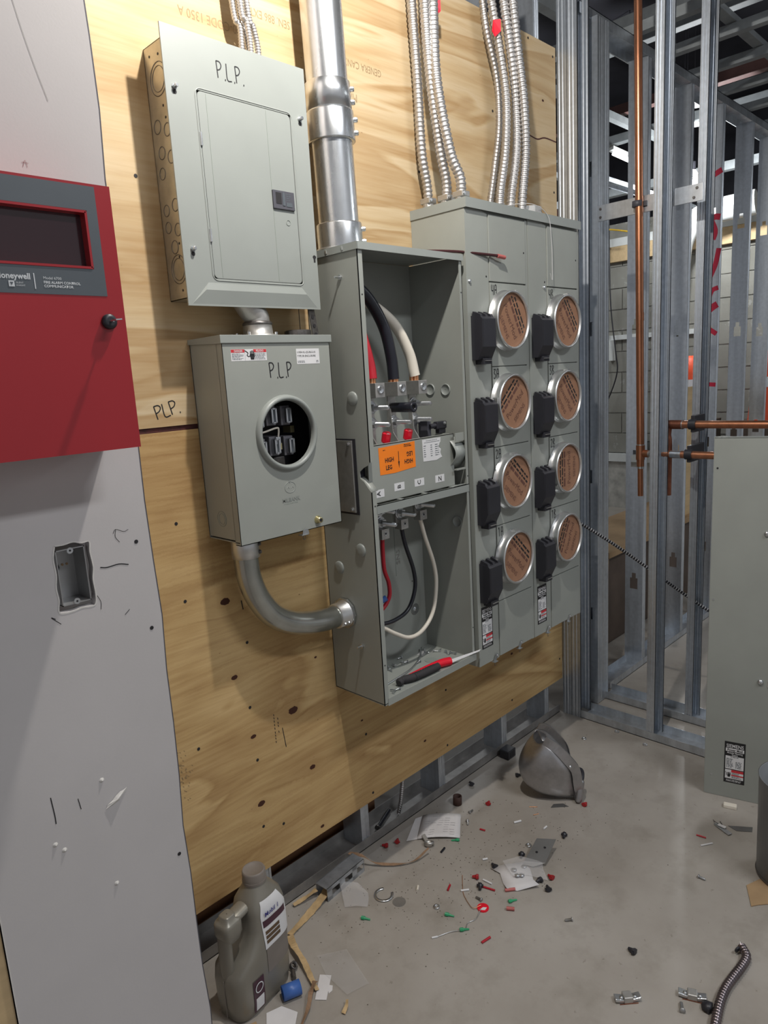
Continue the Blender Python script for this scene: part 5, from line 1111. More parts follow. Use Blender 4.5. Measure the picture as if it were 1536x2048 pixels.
for i, (s_, p_) in enumerate((('left one', [(1.074, 1.445, 2.19), (1.076, 1.445, 2.24), (1.075, 1.445, 2.28), (1.063, 1.45, 2.33), (1.055, 1.45, 2.7)]), ('second from left', [(1.088, 1.43, 2.19), (1.089, 1.43, 2.24), (1.084, 1.43, 2.285), (1.074, 1.435, 2.33), (1.066, 1.44, 2.7)]), ('third from left', [(1.100, 1.455, 2.19), (1.100, 1.455, 2.24), (1.094, 1.455, 2.285), (1.084, 1.455, 2.33), (1.076, 1.455, 2.7)]), ('right one', [(1.115, 1.438, 2.19), (1.116, 1.438, 2.24), (1.108, 1.438, 2.28), (1.094, 1.438, 2.335), (1.085, 1.44, 2.7)]))):
    flexcon('armoured_cable', 'thin armoured cable above the breaker panel, '+s_, p_, 0.0068, conn=False, n=8, pitch=0.006)
# junction box on top of the right module
t = thing('octagon_box', 'small octagonal junction box standing on the right meter column', 'junction box', (2.165, 1.38, 1.958))
pr = [(math.cos(PI/8+PI/4*i)*0.050, math.sin(PI/8+PI/4*i)*0.044) for i in range(8)]
MB().prism(pr, (2.175, 1.40, 1.9585), (1, 0, 0), (0, 1, 0), 0.050).build('box_shell', 'alum', t, bevel=0.002)
ringdisc(t, (2.185, 1.36, 1.985), (0.0, -1, 0), 0.012, mat='zinc'); ringdisc(t, (2.13, 1.376, 1.985), (-1, -0.8, 0), 0.010, mat='zinc')
MB().box(2.110, 2.14, 1.33, 1.37, 1.9585, 1.972).build('torn_wrapper', 'film', t)
# loose wires: red/black one on the open box, thin one hanging over the meter columns
t = thing('loose_wire', 'loose dark wire with a red bare end lying across the top of the open box', 'wire', (1.50, 1.35, 1.808))
MB().tube(smoothpath([(1.46, 1.36, 1.806), (1.54, 1.325, 1.809), (1.64, 1.30, 1.812), (1.74, 1.285, 1.811), (1.815, 1.272, 1.809)]), 0.0042, 8).build('insulation', 'wiredark', t)
MB().tube([(1.808, 1.272, 1.8085), (1.842, 1.270, 1.806)], 0.0058, 10).build('red_sleeve', 'pinkp', t)
MB().tube(smoothpath([(1.93, 1.38, 1.975), (2.02, 1.30, 1.985), (2.09, 1.275, 1.955), (2.105, 1.27, 1.88), (2.112, 1.272, 1.80), (2.108, 1.27, 1.755), (2.095, 1.27, 1.775)]), 0.0011, 6).build('hanging_thread', 'film2', None, 'thin pale wire dangling over the front of the right meter column', 'wire')

# copper pipes
CX = 2.622
t = thing('copper_riser', 'vertical copper pipe running up beside the studs, with a soldered tee and stub below', 'pipe', (CX, 1.2115, 0.9638))
MB().cyl((CX, 1.2031, 1.1481), (CX, 1.2389, 3.292), 0.0143, n=20).build('riser_pipe', 'copper', t)
te = MB().cyl((CX, 1.2031, 1.106), (CX, 1.2031, 1.1618), 0.0168, n=20).build('tee', 'copper', t)
MB().cyl((CX, 1.2031, 1.1302), (CX, 1.1715, 1.1302), 0.0145, n=18).build('tee_branch', 'copper', te)
MB().cyl((CX, 1.1715, 1.1302), (CX, 1.1631, 1.1302), 0.0120, n=18).build('branch_end', 'zinc', te)
MB().cyl((CX, 1.2031, 1.1618), (CX, 1.2031, 1.1661), 0.0150, n=18).build('solder_ring', 'zinc', te)
MB().cyl((CX, 1.2026, 1.0797), (CX, 1.2031, 1.106), 0.0140, n=18).build('reducer', 'copper', t); MB().cyl((CX, 1.2026, 1.0712), (CX, 1.2026, 1.0818), 0.0125, n=18).build('solder_blot', 'zinc', t)
MB().cyl((CX, 1.201, 0.9638), (CX, 1.2026, 1.0797), 0.0105, n=18).build('stub_pipe', 'copper', t)
MB().cyl((CX, 1.2105, 1.6275), (CX, 1.2110, 1.657), 0.0152, n=18).build('joint_mark', 'copper', t)
HX = 2.655
sc_ = HX/2.56
t = thing('copper_branch_pipe', 'upper horizontal copper pipe with an elbow and a stub hanging down behind the wide stud', 'pipe', (HX, 0.9, 1.25))
zh = lambda z: 1.48+(z-1.48)*sc_
y0 = 1.068*sc_
MB().cyl((HX, y0, zh(1.2475)), (HX, -0.4, zh(1.2475)+0.008), 0.0143, n=20).build('pipe_run', 'copper', t)
MB().cyl((HX, y0+0.012, zh(1.2475)), (HX, y0-0.05, zh(1.2475)), 0.0170, n=20).build('elbow', 'copper_dull', t)
MB().cyl((HX, y0-0.05, zh(1.2475)), (HX, y0-0.053, zh(1.2475)), 0.0175, n=20).build('solder_ring', 'zinc', t)
MB().tube(smoothpath([(HX, y0, zh(1.2475)), (HX, y0+0.004, zh(1.21)), (HX, y0, zh(1.17)), (HX, y0, zh(0.987))]), 0.0125, 16).build('drop_stub', 'copper_dull', t)
t2 = thing('copper_branch_pipe', 'lower horizontal copper pipe running behind the leaning grey cover', 'pipe', (HX, 0.9, 1.14))
MB().cyl((HX-0.03, y0+0.01, zh(1.143)), (HX-0.03, -0.4, zh(1.143)+0.006), 0.0138, n=20).build('pipe_run', 'copper', t2)
MB().cyl((HX-0.03, y0-0.02, zh(1.143)), (HX-0.03, y0-0.06, zh(1.143)), 0.0143, n=18).build('solder_blot', 'zinc', t2)
for z, xx, lb in ((zh(1.249), HX, 'black clamp holding the upper copper pipe to the rear stud'), (zh(1.145), HX-0.03, 'black clamp holding the lower copper pipe to the rear stud')):
    c = thing('pipe_clamp', lb, 'clamp', (xx, 1.022, z))
    MB().cyl((xx, 1.032, z), (xx, 1.006, z), 0.0195, n=16).build('clamp_ring', 'black', c, bevel=0.002)
    MB().box(xx-0.004, 2.754, 1.012, 1.026, z-0.030, z+0.032).build('clamp_foot', 'black', c, bevel=0.002)
c = thing('pipe_clamp', 'dark clamp holding the copper riser to the flat strap', 'clamp', (CX, 1.22, 2.03))
MB().lathe([(0.0165, 0), (0.0195, 0.001), (0.0195, 0.021), (0.0165, 0.022)], (CX, 1.2235, 2.030), (0, 0, 1), 18).build('clamp_ring', 'slatedark', c)
MB().box(CX+0.012, 2.643, 1.196, 1.210, 2.033, 2.050).build('clamp_foot', 'slatedark', c)
# black and white armoured cable threading the studs
t = thing('armoured_cable', 'black and white striped armoured cable slanting through the studs', 'cable', (2.50, 1.43, 0.86))
pth = resample(smoothpath([(2.47, 1.46, 0.895), (2.53, 1.40, 0.845), (2.62, 1.305, 0.753), (2.70, 1.197, 0.650), (2.78, 1.11, 0.555), (2.86, 1.00, 0.455), (2.95, 0.86, 0.36)], 8), 0.0055)
MB().tube(pth, 0.0062, 8, rf=lambda i: 0.0066 if i % 2 else 0.0058).build('armour', 'black', t)
mb = MB()
for i in range(1, len(pth)-1, 2):
    a = pth[i]; d = (pth[i+1]-pth[i-1]).normalized(); mb.lathe([(0.0071, -0.0011), (0.0071, 0.0011)], a, d, 8, cap=False)
mb.build('white_winding', 'white', t, kind='stuff')
# cable in the floor track
t = thing('armoured_cable', 'short armoured cable end standing in the floor track left of the stud', 'cable', (1.53, 1.53, 0.0))
flexmb([(1.53, 1.545, 0.01), (1.545, 1.545, 0.05), (1.565, 1.55, 0.12), (1.585, 1.56, 0.17), (1.585, 1.565, 0.19)], 0.0075, 0.007, 8).build('armour', 'flex', t)
t = thing('steel_rod', 'dark bolt and rod lying in the floor track', 'rod', (1.47, 1.55, 0.003))
MB().cyl((1.43, 1.545, 0.010), (1.52, 1.58, 0.012), 0.006, n=10).build('rod', 'blackrub', t); MB().cyl((1.43, 1.545, 0.010), (1.425, 1.543, 0.010), 0.010, n=10).build('rod_head', 'darkmetal', t)

# ================================================================== THINGS INSIDE THE OPEN BOX
TZ = az0+0.002
t = thing('utility_knife', 'red and black tool handle with pale blade on the open box floor', 'tool', (1.46, 1.32, TZ))
mb = MB(); pth = smoothpath([(1.352, 1.332, TZ+0.012), (1.372, 1.337, TZ+0.013), (1.40, 1.326, TZ+0.013), (1.44, 1.320, TZ+0.013), (1.485, 1.318, TZ+0.013), (1.51, 1.318, TZ+0.013)], 6)
rad = [0.008, 0.011, 0.0125, 0.012, 0.0105, 0.0098, 0.010, 0.011, 0.012, 0.012, 0.012, 0.012]
mb.tube(pth, 0.0115, 12, rf=lambda i: rad[min(i, 11)]); hd = mb.build('grip', 'rubbergrip', t)
for i in range(10):
    p = Vector((1.41+0.009*i, 1.3235-0.0005*i, TZ+0.013)); MB().lathe([(0.0127, -0.0012), (0.0127, 0.0012)], p, (1, -0.05, 0), 12, cap=False).build('grip_rib', 'black', hd)
MB().tube(smoothpath([(1.41, 1.345, TZ+0.012), (1.46, 1.333, TZ+0.016), (1.51, 1.325, TZ+0.016), (1.545, 1.318, TZ+0.014), (1.562, 1.312, TZ+0.013)], 6), 0.009, 12, rf=lambda i: 0.004+0.009*min(1, i/16)).build('red_body', 'redcap', t)
MB().add([(1.555, 1.320, TZ+0.014), (1.555, 1.302, TZ+0.012), (1.66, 1.276, TZ+0.021), (1.672, 1.278, TZ+0.023)], [(0, 1, 2, 3)]).build('blade', 'white', t, solid=0.0012)
t = thing('zip_wire', 'thin steel wire lying across the floor of the open box', 'wire', (1.4, 1.42, TZ))
MB().tube(smoothpath([(1.27, 1.36, TZ+0.003), (1.36, 1.37, TZ+0.003), (1.46, 1.385, TZ+0.003), (1.54, 1.42, TZ+0.003), (1.60, 1.465, TZ+0.008)]), 0.0028, 8).build('wire', 'zinc', t)
scr0 = None
for i, (x, y) in enumerate(((1.311, 1.315), (1.325, 1.322), (1.340, 1.318), (1.483, 1.44), (1.495, 1.430), (1.418, 1.432), (1.427, 1.451), (1.507, 1.468), (1.622, 1.405), (1.628, 1.385), (1.630, 1.368), (1.635, 1.350), (1.585, 1.436), (1.61, 1.42), (1.52, 1.40), (1.45, 1.44), (1.40, 1.44), (1.60, 1.45))):
    if scr0 is None:
        scr0 = thing('box_screw', 'zinc screw lying loose on the floor of the open box', 'screw', (x, y, TZ+0.005), 'loose screws in the open box')
        mb = MB().lathe([(0.0045, -0.002), (0.0045, 0.0)], (x, y, TZ+0.005), (1, 0.3, 0), 8, smooth=False); mb.lathe([(0.0018, 0), (0.0018, 0.013), (0.0005, 0.015)], (x, y, TZ+0.005), (1, 0.3, 0), 6); mb.build('screw_body', 'zinc', scr0)
    else: dup(scr0, (x, y, TZ+0.005), random.uniform(0, 6.28))
MB().cyl((1.555, 1.385, TZ), (1.555, 1.385, TZ+0.0012), 0.020, n=24).build('round_slug', 'greycool', None, 'flat round knock-out slug on the floor of the open box', 'slug')
MB().obox((1.575, 1.44, TZ+0.003), (1, 0.4, 0), (-0.4, 1, 0), (0, 0.1, 1), 0.018, 0.010, 0.001).build('plastic_scrap', 'film', None, 'clear plastic scrap at the back of the open box floor', 'scrap')

# ================================================================== ON THE FLOOR
# metal hood
t = thing('metal_hood', 'dented grey metal hood with a riveted rim lying on the floor by the studs', 'hood', (1.96, 1.22, 0))
S_ = Vector((0.7071, -0.7071, 0)); D_ = Vector((-0.7071, -0.7071, 0)); Z3 = Vector((0, 0, 1))
O_ = Vector((1.955, 1.225, 0))
Rm = smoothpath([(-0.030, 0, 0.288), (0.016, 0, 0.262), (0.066, 0, 0.205), (0.092, 0, 0.165), (0.103, 0, 0.10), (0.118, 0, 0.030), (0.126, 0, 0.004)], 5)
Bk = smoothpath([(-0.055, 0, 0.272), (-0.095, 0, 0.235), (-0.122, 0, 0.185), (-0.128, 0, 0.135), (-0.110, 0, 0.078), (-0.060, 0, 0.030), (0.020, 0, 0.004)], 5)
n = len(Rm); rows_ = []
for i in range(n):
    tt = i/(n-1); hw = 0.030+0.075*math.sin(PI*min(1, tt*0.92+0.10))**0.8; r = []
    for j in range(25):
        ph = PI*j/24; s1 = math.sin(ph)**0.75
        q = Rm[i]+(Bk[i]-Rm[i])*s1
        r.append(O_+S_*q.x+Z3*max(q.z, 0.003)+D_*(math.cos(ph)*hw))
    rows_.append(r)
MB().grid(rows_).build('dome', 'hood', t, solid=0.002)
for sgn in (1, -1):
    A, B, C_ = [], [], []
    for i in range(n):
        tt = i/(n-1); hw = 0.030+0.075*math.sin(PI*min(1, tt*0.92+0.10))**0.8+0.004
        tg = (Rm[min(i+1, n-1)]-Rm[max(i-1, 0)]).normalized(); nn = Vector((-tg.z, 0, tg.x)); nn = -nn if nn.x < 0 else nn
        f = lambda q, w: O_+S_*q.x+Z3*max(q.z, 0.002)+D_*w*sgn
        A.append(f(Rm[i]-nn*0.008, hw)); B.append(f(Rm[i]+nn*0.032, hw+0.001)); C_.append(f(Rm[i]+nn*0.033, hw-0.014))
    MB().grid([A, B, C_], smooth=False).build('rim', 'hood', t, solid=0.003)
hb_ = MB().grid([[O_+S_*q.x+Z3*max(q.z, 0.004)+D_*w for w in (0.045, 0.0, -0.045)] for q in Rm[:5]]).build('rim_bridge', 'hood', t, solid=0.003)
MB().lathe([(0.0075, 0), (0.0072, 0.003), (0.004, 0.006), (0.001, 0.0065)], O_+S_*0.078+Z3*0.192+D_*0.108, D_+S_*0.3, 14).build('rivet', 'zinc', t)
mb = MB().tube(smoothpath([O_+S_*0.10+Z3*0.15+D_*0.05, O_+S_*0.150+Z3*0.125+D_*0.03, O_+S_*0.145+Z3*0.09+D_*0.05, O_+S_*0.115+Z3*0.075+D_*0.06]), 0.010, 8); mb.build('head_strap', 'black', t)
MB().obox(O_+S_*0.130+Z3*0.055+D_*0.045, (0.75, -0.6, -0.25), D_, (0.3, 0, 1), 0.016, 0.045, 0.050).build('chin_guard', 'hood', t, bevel=0.012, segs=4)
t.scale = (0.76, 0.76, 0.78)

# oil jug
t = thing('oil_jug', 'grey plastic motor oil jug with a moulded handle standing by the drywall edge', 'jug', (0.785, 1.325, 0))
ja = math.radians(10); JX = Vector((math.cos(ja), math.sin(ja), 0)); JY = Vector((-math.sin(ja), math.cos(ja), 0)); JO = Vector((0.783, 1.330, 0))
def sec(cx, z, a, b, p=4.0, n=40):
    out = []
    for i in range(n):
        th = 2*PI*i/n; c, s = math.cos(th), math.sin(th)
        out.append(JO+JX*(cx+a*abs(c)**(2/p)*(1 if c > 0 else -1))+JY*(b*abs(s)**(2/p)*(1 if s > 0 else -1))+Z3*z)
    return out
lv = [(0, 0.001, 0.082, 0.043, 4), (0, 0.006, 0.088, 0.049, 4), (0, 0.04, 0.092, 0.053, 4), (0, 0.10, 0.093, 0.054, 4), (0.002, 0.128, 0.090, 0.054, 4), (0.018, 0.150, 0.076, 0.054, 4), (0.031, 0.175, 0.063, 0.053, 3.8), (0.036, 0.20, 0.058, 0.052, 3.6), (0.038, 0.235, 0.056, 0.050, 3.4), (0.037, 0.256, 0.053, 0.046, 3.0), (0.035, 0.272, 0.043, 0.038, 2.5), (0.033, 0.288, 0.031, 0.030, 2.1), (0.033, 0.305, 0.023, 0.023, 2)]
MB().grid([sec(*l) for l in lv], closed=True).add(sec(*lv[0]), [tuple(range(40))[::-1]]).build('jug_body', 'jug', t)
def htube(pts, ra, rb):
    P = smoothpath([JO+JX*p[0]+Z3*p[1] for p in pts], 6); mb = MB(); vs = []; N = len(P); m = 14
    for i in range(N):
        tg = (P[min(i+1, N-1)]-P[max(i-1, 0)]).normalized(); u = JY; w = tg.cross(u).normalized()
        for j in range(m):
            a = 2*PI*j/m; vs.append([P[i]+u*rb*math.cos(a)+w*ra*math.sin(a)][0])
    mb.grid([vs[i*m:(i+1)*m] for i in range(N)], closed=True); return mb
htube([(-0.078, 0.09), (-0.078, 0.14), (-0.077, 0.19), (-0.074, 0.225), (-0.055, 0.246), (-0.02, 0.252), (0.012, 0.255)], 0.0125, 0.021).build('handle', 'jug', t)
MB().grid([sec(-0.062, z, a, b, 4) for z, a, b in ((0.205, 0.020, 0.021), (0.222, 0.027, 0.026), (0.248, 0.027, 0.026), (0.256, 0.024, 0.023), (0.258, 0.016, 0.016), (0.268, 0.0155, 0.0155), (0.270, 0.013, 0.013), (0.270, 0.001, 0.001))], closed=True).build('handle_hump', 'jug', t)
MB().lathe([(0.0285, 0), (0.0285, 0.020), (0.0265, 0.024), (0.0255, 0.0245), (0.023, 0.022), (0.001, 0.022)], JO+JX*0.033+Z3*0.302, (0, 0, 1), 40).build('cap', 'jugcap', t)
MB().lathe([(0.0295, 0), (0.0295, 0.006)], JO+JX*0.033+Z3*0.297, (0, 0, 1), 40).build('tamper_ring', 'jugcap', t)
def patch(z0, z1, x0f, x1f, off=0.0012, ns=14):
    """curved patch on the room side of the jug; x0f/x1f give the left/right limits at height z"""
    def lev(z):
        for a, b in zip(lv, lv[1:]):
            if a[1] <= z <= b[1]:
                k_ = (z-a[1])/(b[1]-a[1]); return [a[i]+(b[i]-a[i])*k_ for i in (0, 2, 3, 4)]
        return [lv[-1][i] for i in (0, 2, 3, 4)]
    rws = []
    for i in range(ns+1):
        z = z0+(z1-z0)*i/ns; cx, a, b, p = lev(z); xa, xb = x0f(z), x1f(z); r = []
        for j in range(13):
            x = xa+(xb-xa)*j/12; q = min(0.999, abs((x-cx)/a)); y = b*(1-q**p)**(1/p)
            r.append(JO+JX*x-JY*(y+off)+Z3*z)
        rws.append(r)
    return MB().grid(rws)
lb_ = patch(0.150, 0.266, lambda z: -0.002+0.30*max(0, (z-0.235)), lambda z: 0.084 if z < 0.225 else 0.084-(z-0.225)*0.55).build('front_label', 'white', t)
patch(0.205, 0.222, lambda z: 0.001, lambda z: 0.075, 0.0018, 4).build('dark_band', 'maroonlabel', lb_)
for z in (0.190, 0.178, 0.166): patch(z-0.0045, z+0.0045, lambda z: 0.004, lambda z: 0.050, 0.0018, 3).build('print_block', 'darkprint', lb_)
text('Mobil 1', 0.0175, 'bluep2', lb_, JO+JX*0.006-JY*0.0535+Z3*0.232, JX, Z3, sx=0.9, bold=0.0003)
patch(0.085, 0.150, lambda z: 0.0, lambda z: 0.082, 0.0010, 8).build('grey_panel', 'jugcap', t)
p_ = patch(0.012, 0.098, lambda z: -0.052, lambda z: -0.018, 0.0014, 8).build('rating_label', 'maroonlabel', t)
patch(0.016, 0.050, lambda z: -0.047, lambda z: -0.022, 0.0022, 4).build('white_field', 'white', p_)
for z in (0.075,): MB().lathe([(0.013, 0), (0.013, 0.0004), (0.0105, 0.0004), (0.0105, 0)], JO-JX*0.035-JY*0.0560+Z3*z, -JY, 22, cap=False).build('round_seal', 'inkwhite', p_)
MB().tube([JO-JX*0.0934+Z3*(0.01+0.02*i) for i in range(6)], 0.0012, 5).build('mould_seam', 'jugcap', t)

# paper, scraps and offcuts
def flat(name, label, cat, pts, mat, z=0.001, solid=0.0008, curl=None, parent=None):
    vs = [(p[0], p[1], (p[2] if len(p) > 2 else z)) for p in pts]
    mb = MB().add(vs, [tuple(range(len(vs)))])
    return mb.build(name, mat, parent, label, cat, solid=solid)
pa = thing('folded_paper', 'folded white sheet of paper lying beside the floor track', 'paper', (1.57, 1.39, 0))
g = []
for i in range(7):
    r = []
    for j in range(7):
        u, v = i/6, j/6; x = (1.474*(1-u)+1.567*u)*(1-v)+(1.578*(1-u)+1.664*u)*v; y = (1.411*(1-u)+1.308*u)*(1-v)+(1.476*(1-u)+1.380*u)*v
        r.append((x, y, 0.004+0.006*math.sin(u*PI)+0.003*v))
    g.append([Vector(q) for q in r])
MB().grid(g).build('top_sheet', 'paper', pa, solid=0.0006)
flat('under_sheet', None, None, [(1.446, 1.432, 0.002), (1.50, 1.395, 0.002), (1.60, 1.47, 0.002), (1.552, 1.488, 0.002)], 'paper', parent=pa)
mb = MB(); o_ = Vector((1.475, 1.412, 0.0105)); xd = Vector((1.567-1.474, 1.308-1.411, 0)).normalized(); yd = Vector((1.578-1.474, 1.476-1.411, 0)).normalized()
for k_ in range(9):
    for j in range(5):
        x0 = 0.012+j*0.022+random.random()*0.004; y = 0.012+k_*0.0115
        if random.random() < 0.35: continue
        q = [o_+xd*a+yd*b+Z3*(0.006*math.sin(min(1, a/0.139)*PI)-0.0055+0.003*b/0.12) for a, b in ((x0, y), (x0+0.016, y), (x0+0.016, y+0.0012), (x0, y+0.0012))]
        mb.quad(*q)
mb.build('print_lines', 'inkpale', pa)
pp = thing('paper_bag_scrap', 'crumpled white card and clear blister wrapper on the floor', 'wrapper', (1.55, 1.08, 0))
MB().grid([[Vector((1.515, 1.150, 0.004)), Vector((1.553, 1.120, 0.010)), Vector((1.592, 1.092, 0.006))], [Vector((1.515, 1.115, 0.004)), Vector((1.545, 1.080, 0.009)), Vector((1.580, 1.052, 0.012))], [Vector((1.488, 1.085, 0.002)), Vector((1.510, 1.055, 0.003)), Vector((1.548, 1.020, 0.010))], [Vector((1.470, 1.060, 0.010)), Vector((1.488, 1.036, 0.002)), Vector((1.540, 0.995, 0.012))]]).build('white_card', 'paper', pp, solid=0.0008)
MB().grid([[Vector((1.55, 1.13, 0.018)), Vector((1.60, 1.10, 0.02)), Vector((1.63, 1.04, 0.012))], [Vector((1.53, 1.10, 0.022)), Vector((1.57, 1.07, 0.026)), Vector((1.60, 1.02, 0.016))], [Vector((1.52, 1.07, 0.014)), Vector((1.55, 1.04, 0.015)), Vector((1.58, 0.99, 0.004))]]).build('blister_film', 'film', pp)
for x, y in ((1.545, 1.085), (1.532, 1.065), (1.575, 1.07), (1.54, 1.055)): MB().lathe([(0.008, 0), (0.008, 0.004), (0.004, 0.004)], (x, y, 0.011), (0.2, 0.1, 1), 10).build('loose_part', 'zinc', pp)
mp = thing('metal_plate', 'bent grey metal plate propped over the white card on the floor', 'plate', (1.63, 1.06, 0))
MB().grid([[Vector((1.585, 1.100, 0.004)), Vector((1.60, 1.085, 0.010)), Vector((1.685, 1.095, 0.035))], [Vector((1.602, 1.055, 0.004)), Vector((1.63, 1.03, 0.012)), Vector((1.715, 1.045, 0.038))]], smooth=False).build('plate_sheet', 'darkmetal2', mp, solid=0.0015)
for x, y, z in ((1.645, 1.07, 0.021), (1.672, 1.058, 0.027)): MB().cyl((x, y, z), (x, y, z+0.002), 0.004, n=8).build('plate_hole', 'dark', mp)
# galvanised channel offcut with slots
ch = thing('channel_offcut', 'short slotted galvanised channel offcut lying against the floor track', 'channel', (1.17, 1.45, 0))
a = Vector((1.103, 1.425, 0)); b = Vector((1.262, 1.418+0.02, 0)); d = (b-a).normalized(); w = Vector((-d.y, d.x, 0)); L = (b-a).length
def cb(c, hx, hy, hz, mb): mb.obox(c, d, w, Z3, hx, hy, hz)
mb = MB(); hgt_ = 0.042; cb(a+d*L/2+w*0.022+Z3*(hgt_-0.001), L/2, 0.023, 0.001, mb); cb(a+d*L/2+w*0.045+Z3*hgt_/2, L/2, 0.001, hgt_/2, mb)
cb(a+d*L/2+Z3*(hgt_-0.006), L/2, 0.001, 0.006, mb); cb(a+d*L/2+Z3*0.006, L/2, 0.001, 0.006, mb)
for s0, s1 in ((0, 0.02), (0.052, 0.075), (0.107, 0.128), (0.158, L)): cb(a+d*(s0+s1)/2+Z3*hgt_/2, (s1-s0)/2, 0.001, hgt_/2, mb)
mb.build('channel_body', 'stud', ch)
# bent brown kraft paper strips, tan torn strips
def ribbon(name, label, cat, pts, w, mat, tw=0.3, solid=0.001):
    P = smoothpath(pts, 6); A = []; B = []
    for i, p in enumerate(P):
        tg = (P[min(i+1, len(P)-1)]-P[max(i-1, 0)]).normalized(); s_ = Vector((-tg.y, tg.x, 0)).normalized()
        up_ = Z3*math.sin(i*0.5)*tw
        ww = w*(0.75-0.35*i/len(P))*(1+0.08*math.sin(i*2.3)); v_ = (s_+up_).normalized()*ww/2
        A.append(Vector((p-v_).x*X3+(p-v_).y*Y3) + Z3*max(0.001, (p-v_).z)); B.append(Vector((p+v_).x*X3+(p+v_).y*Y3)+Z3*max(0.001, (p+v_).z))
    return MB().grid([A, B], smooth=False).build(name, mat, None, label, cat, solid=solid)
X3, Y3 = Vector((1, 0, 0)), Vector((0, 1, 0))
ribbon('torn_paper_strip', 'twisted brown kraft paper strip lying behind the channel offcut', 'strip', [(1.262, 1.505, 0.03), (1.275, 1.46, 0.035), (1.30, 1.425, 0.012), (1.342, 1.375, 0.008), (1.39, 1.345, 0.008), (1.445, 1.335, 0.024)], 0.014, 'brownpaper', 0.8)
ribbon('torn_paper_strip', 'tan torn strip fanning out from behind the oil jug towards the channel offcut', 'strip', [(1.122, 1.445, 0.020), (1.07, 1.435, 0.008), (1.01, 1.422, 0.004), (0.95, 1.408, 0.006)], 0.038, 'tanwood', 0.15)
ribbon('torn_paper_strip', 'short tan torn strip crossing under the fanned one', 'strip', [(1.10, 1.470, 0.02), (1.06, 1.478, 0.012), (1.025, 1.485, 0.008)], 0.024, 'tanwood', 0.4)
ribbon('torn_paper_strip', 'long tan strip running forward along the right side of the oil jug', 'strip', [(0.945, 1.400, 0.012), (0.925, 1.355, 0.02), (0.912, 1.30, 0.018), (0.895, 1.25, 0.012), (0.885, 1.215, 0.006)], 0.026, 'tanwood', 0.4)
ribbon('torn_paper_strip', 'brown curled strip at the bottom edge right of the jug', 'strip', [(0.895, 1.235, 0.012), (0.865, 1.215, 0.015), (0.835, 1.19, 0.01), (0.79, 1.165, 0.006)], 0.018, 'brownpaper', 0.7)
ribbon('wood_sliver', 'small tan sliver of wood near the bottom edge beside the clear film', 'sliver', [(0.885, 1.120, 0.004), (0.90, 1.125, 0.010), (0.912, 1.135, 0.012)], 0.014, 'tanwood', 0.5)
t = thing('pipe_sleeve', 'short blue plastic pipe sleeve lying beside the oil jug', 'sleeve', (0.836, 1.245, 0))
MB().lathe([(0.0155, 0), (0.0175, 0), (0.0175, 0.045), (0.0155, 0.045), (0.0155, 0.0)], (0.815, 1.262, 0.0178), (0.045, -0.018, 0), 26, cap=False).build('sleeve_wall', 'bluep', t)
t = thing('beam_clamp', 'small dark steel clamp on the floor right of the jug', 'clamp', (0.88, 1.30, 0))
MB().lathe([(0.007, 0), (0.010, 0), (0.010, 0.012), (0.007, 0.012), (0.007, 0)], (0.888, 1.318, 0.006), (0.2, -0.5, 0.6), 14, cap=False).build('clamp_loop', 'darkmetal', t)
MB().cyl((0.880, 1.305, 0.008), (0.868, 1.285, 0.007), 0.006, n=10).build('clamp_screw', 'darkmetal', t)
flat('receipt', 'narrow white receipt lying right of the oil jug', 'paper', [(0.922, 1.249), (0.940, 1.225), (0.884, 1.180), (0.866, 1.202)], 'paper', 0.0015)
flat('paper_scrap', 'small round-cornered white scrap beside the receipt', 'scrap', [(0.915, 1.212), (0.922, 1.200), (0.912, 1.190), (0.900, 1.190)], 'paper', 0.001)
flat('clear_film', 'large clear plastic film lying on the floor right of the receipt', 'film', [(0.955, 1.300, 0.002), (1.020, 1.255, 0.004), (0.985, 1.135, 0.003), (0.925, 1.150, 0.006), (0.930, 1.235, 0.005)], 'clear', solid=0)
mb = MB().grid([[Vector((1.174, 1.433, 0.02)), Vector((1.195, 1.395, 0.024)), Vector((1.202, 1.36, 0.004))], [Vector((1.150, 1.42, 0.026)), Vector((1.170, 1.375, 0.03)), Vector((1.185, 1.34, 0.003))], [Vector((1.119, 1.37, 0.003)), Vector((1.14, 1.345, 0.008)), Vector((1.163, 1.323, 0.002))]]); mb.build('plastic_bag', 'film', None, 'crumpled clear plastic bag in front of the channel offcut', 'bag', solid=0)
flat('white_sheet', 'white instruction sheet peeking out under the front of the oil jug', 'paper', [(0.765, 1.262, 0.001), (0.800, 1.248, 0.003), (0.815, 1.205, 0.004), (0.775, 1.17, 0.001), (0.72, 1.20, 0.001)], 'paper')
flat('cardboard_scrap', 'cardboard piece at the foot of the jug by the bottom edge', 'cardboard', [(0.712, 1.27, 0.002), (0.735, 1.262, 0.002), (0.72, 1.22, 0.002), (0.69, 1.225, 0.002)], 'card')
flat('cardboard_scrap', 'torn flat cardboard under the grey pail at the right edge', 'cardboard', [(1.923, 0.557, 0.002), (1.848, 0.521, 0.002), (1.866, 0.508, 0.002), (1.885, 0.490, 0.002), (1.91, 0.44, 0.002), (2.02, 0.47, 0.002), (1.99, 0.53, 0.002)], 'card', solid=0.002)
t = thing('grey_pail', 'grey metal pail cut off by the right picture edge', 'pail', (2.045, 0.47, 0.003))
MB().lathe([(0.100, 0), (0.104, 0.004), (0.108, 0.30), (0.110, 0.302), (0.106, 0.302), (0.101, 0.01)], (2.050, 0.462, 0.006), (0, 0, 1), 48).build('pail_wall', 'pailgrey', t)
MB().lathe([(0.105, 0), (0.107, 0.004), (0.105, 0.008)], (2.050, 0.462, 0.002), (0, 0, 1), 48).build('base_rim', 'darkmetal', t)
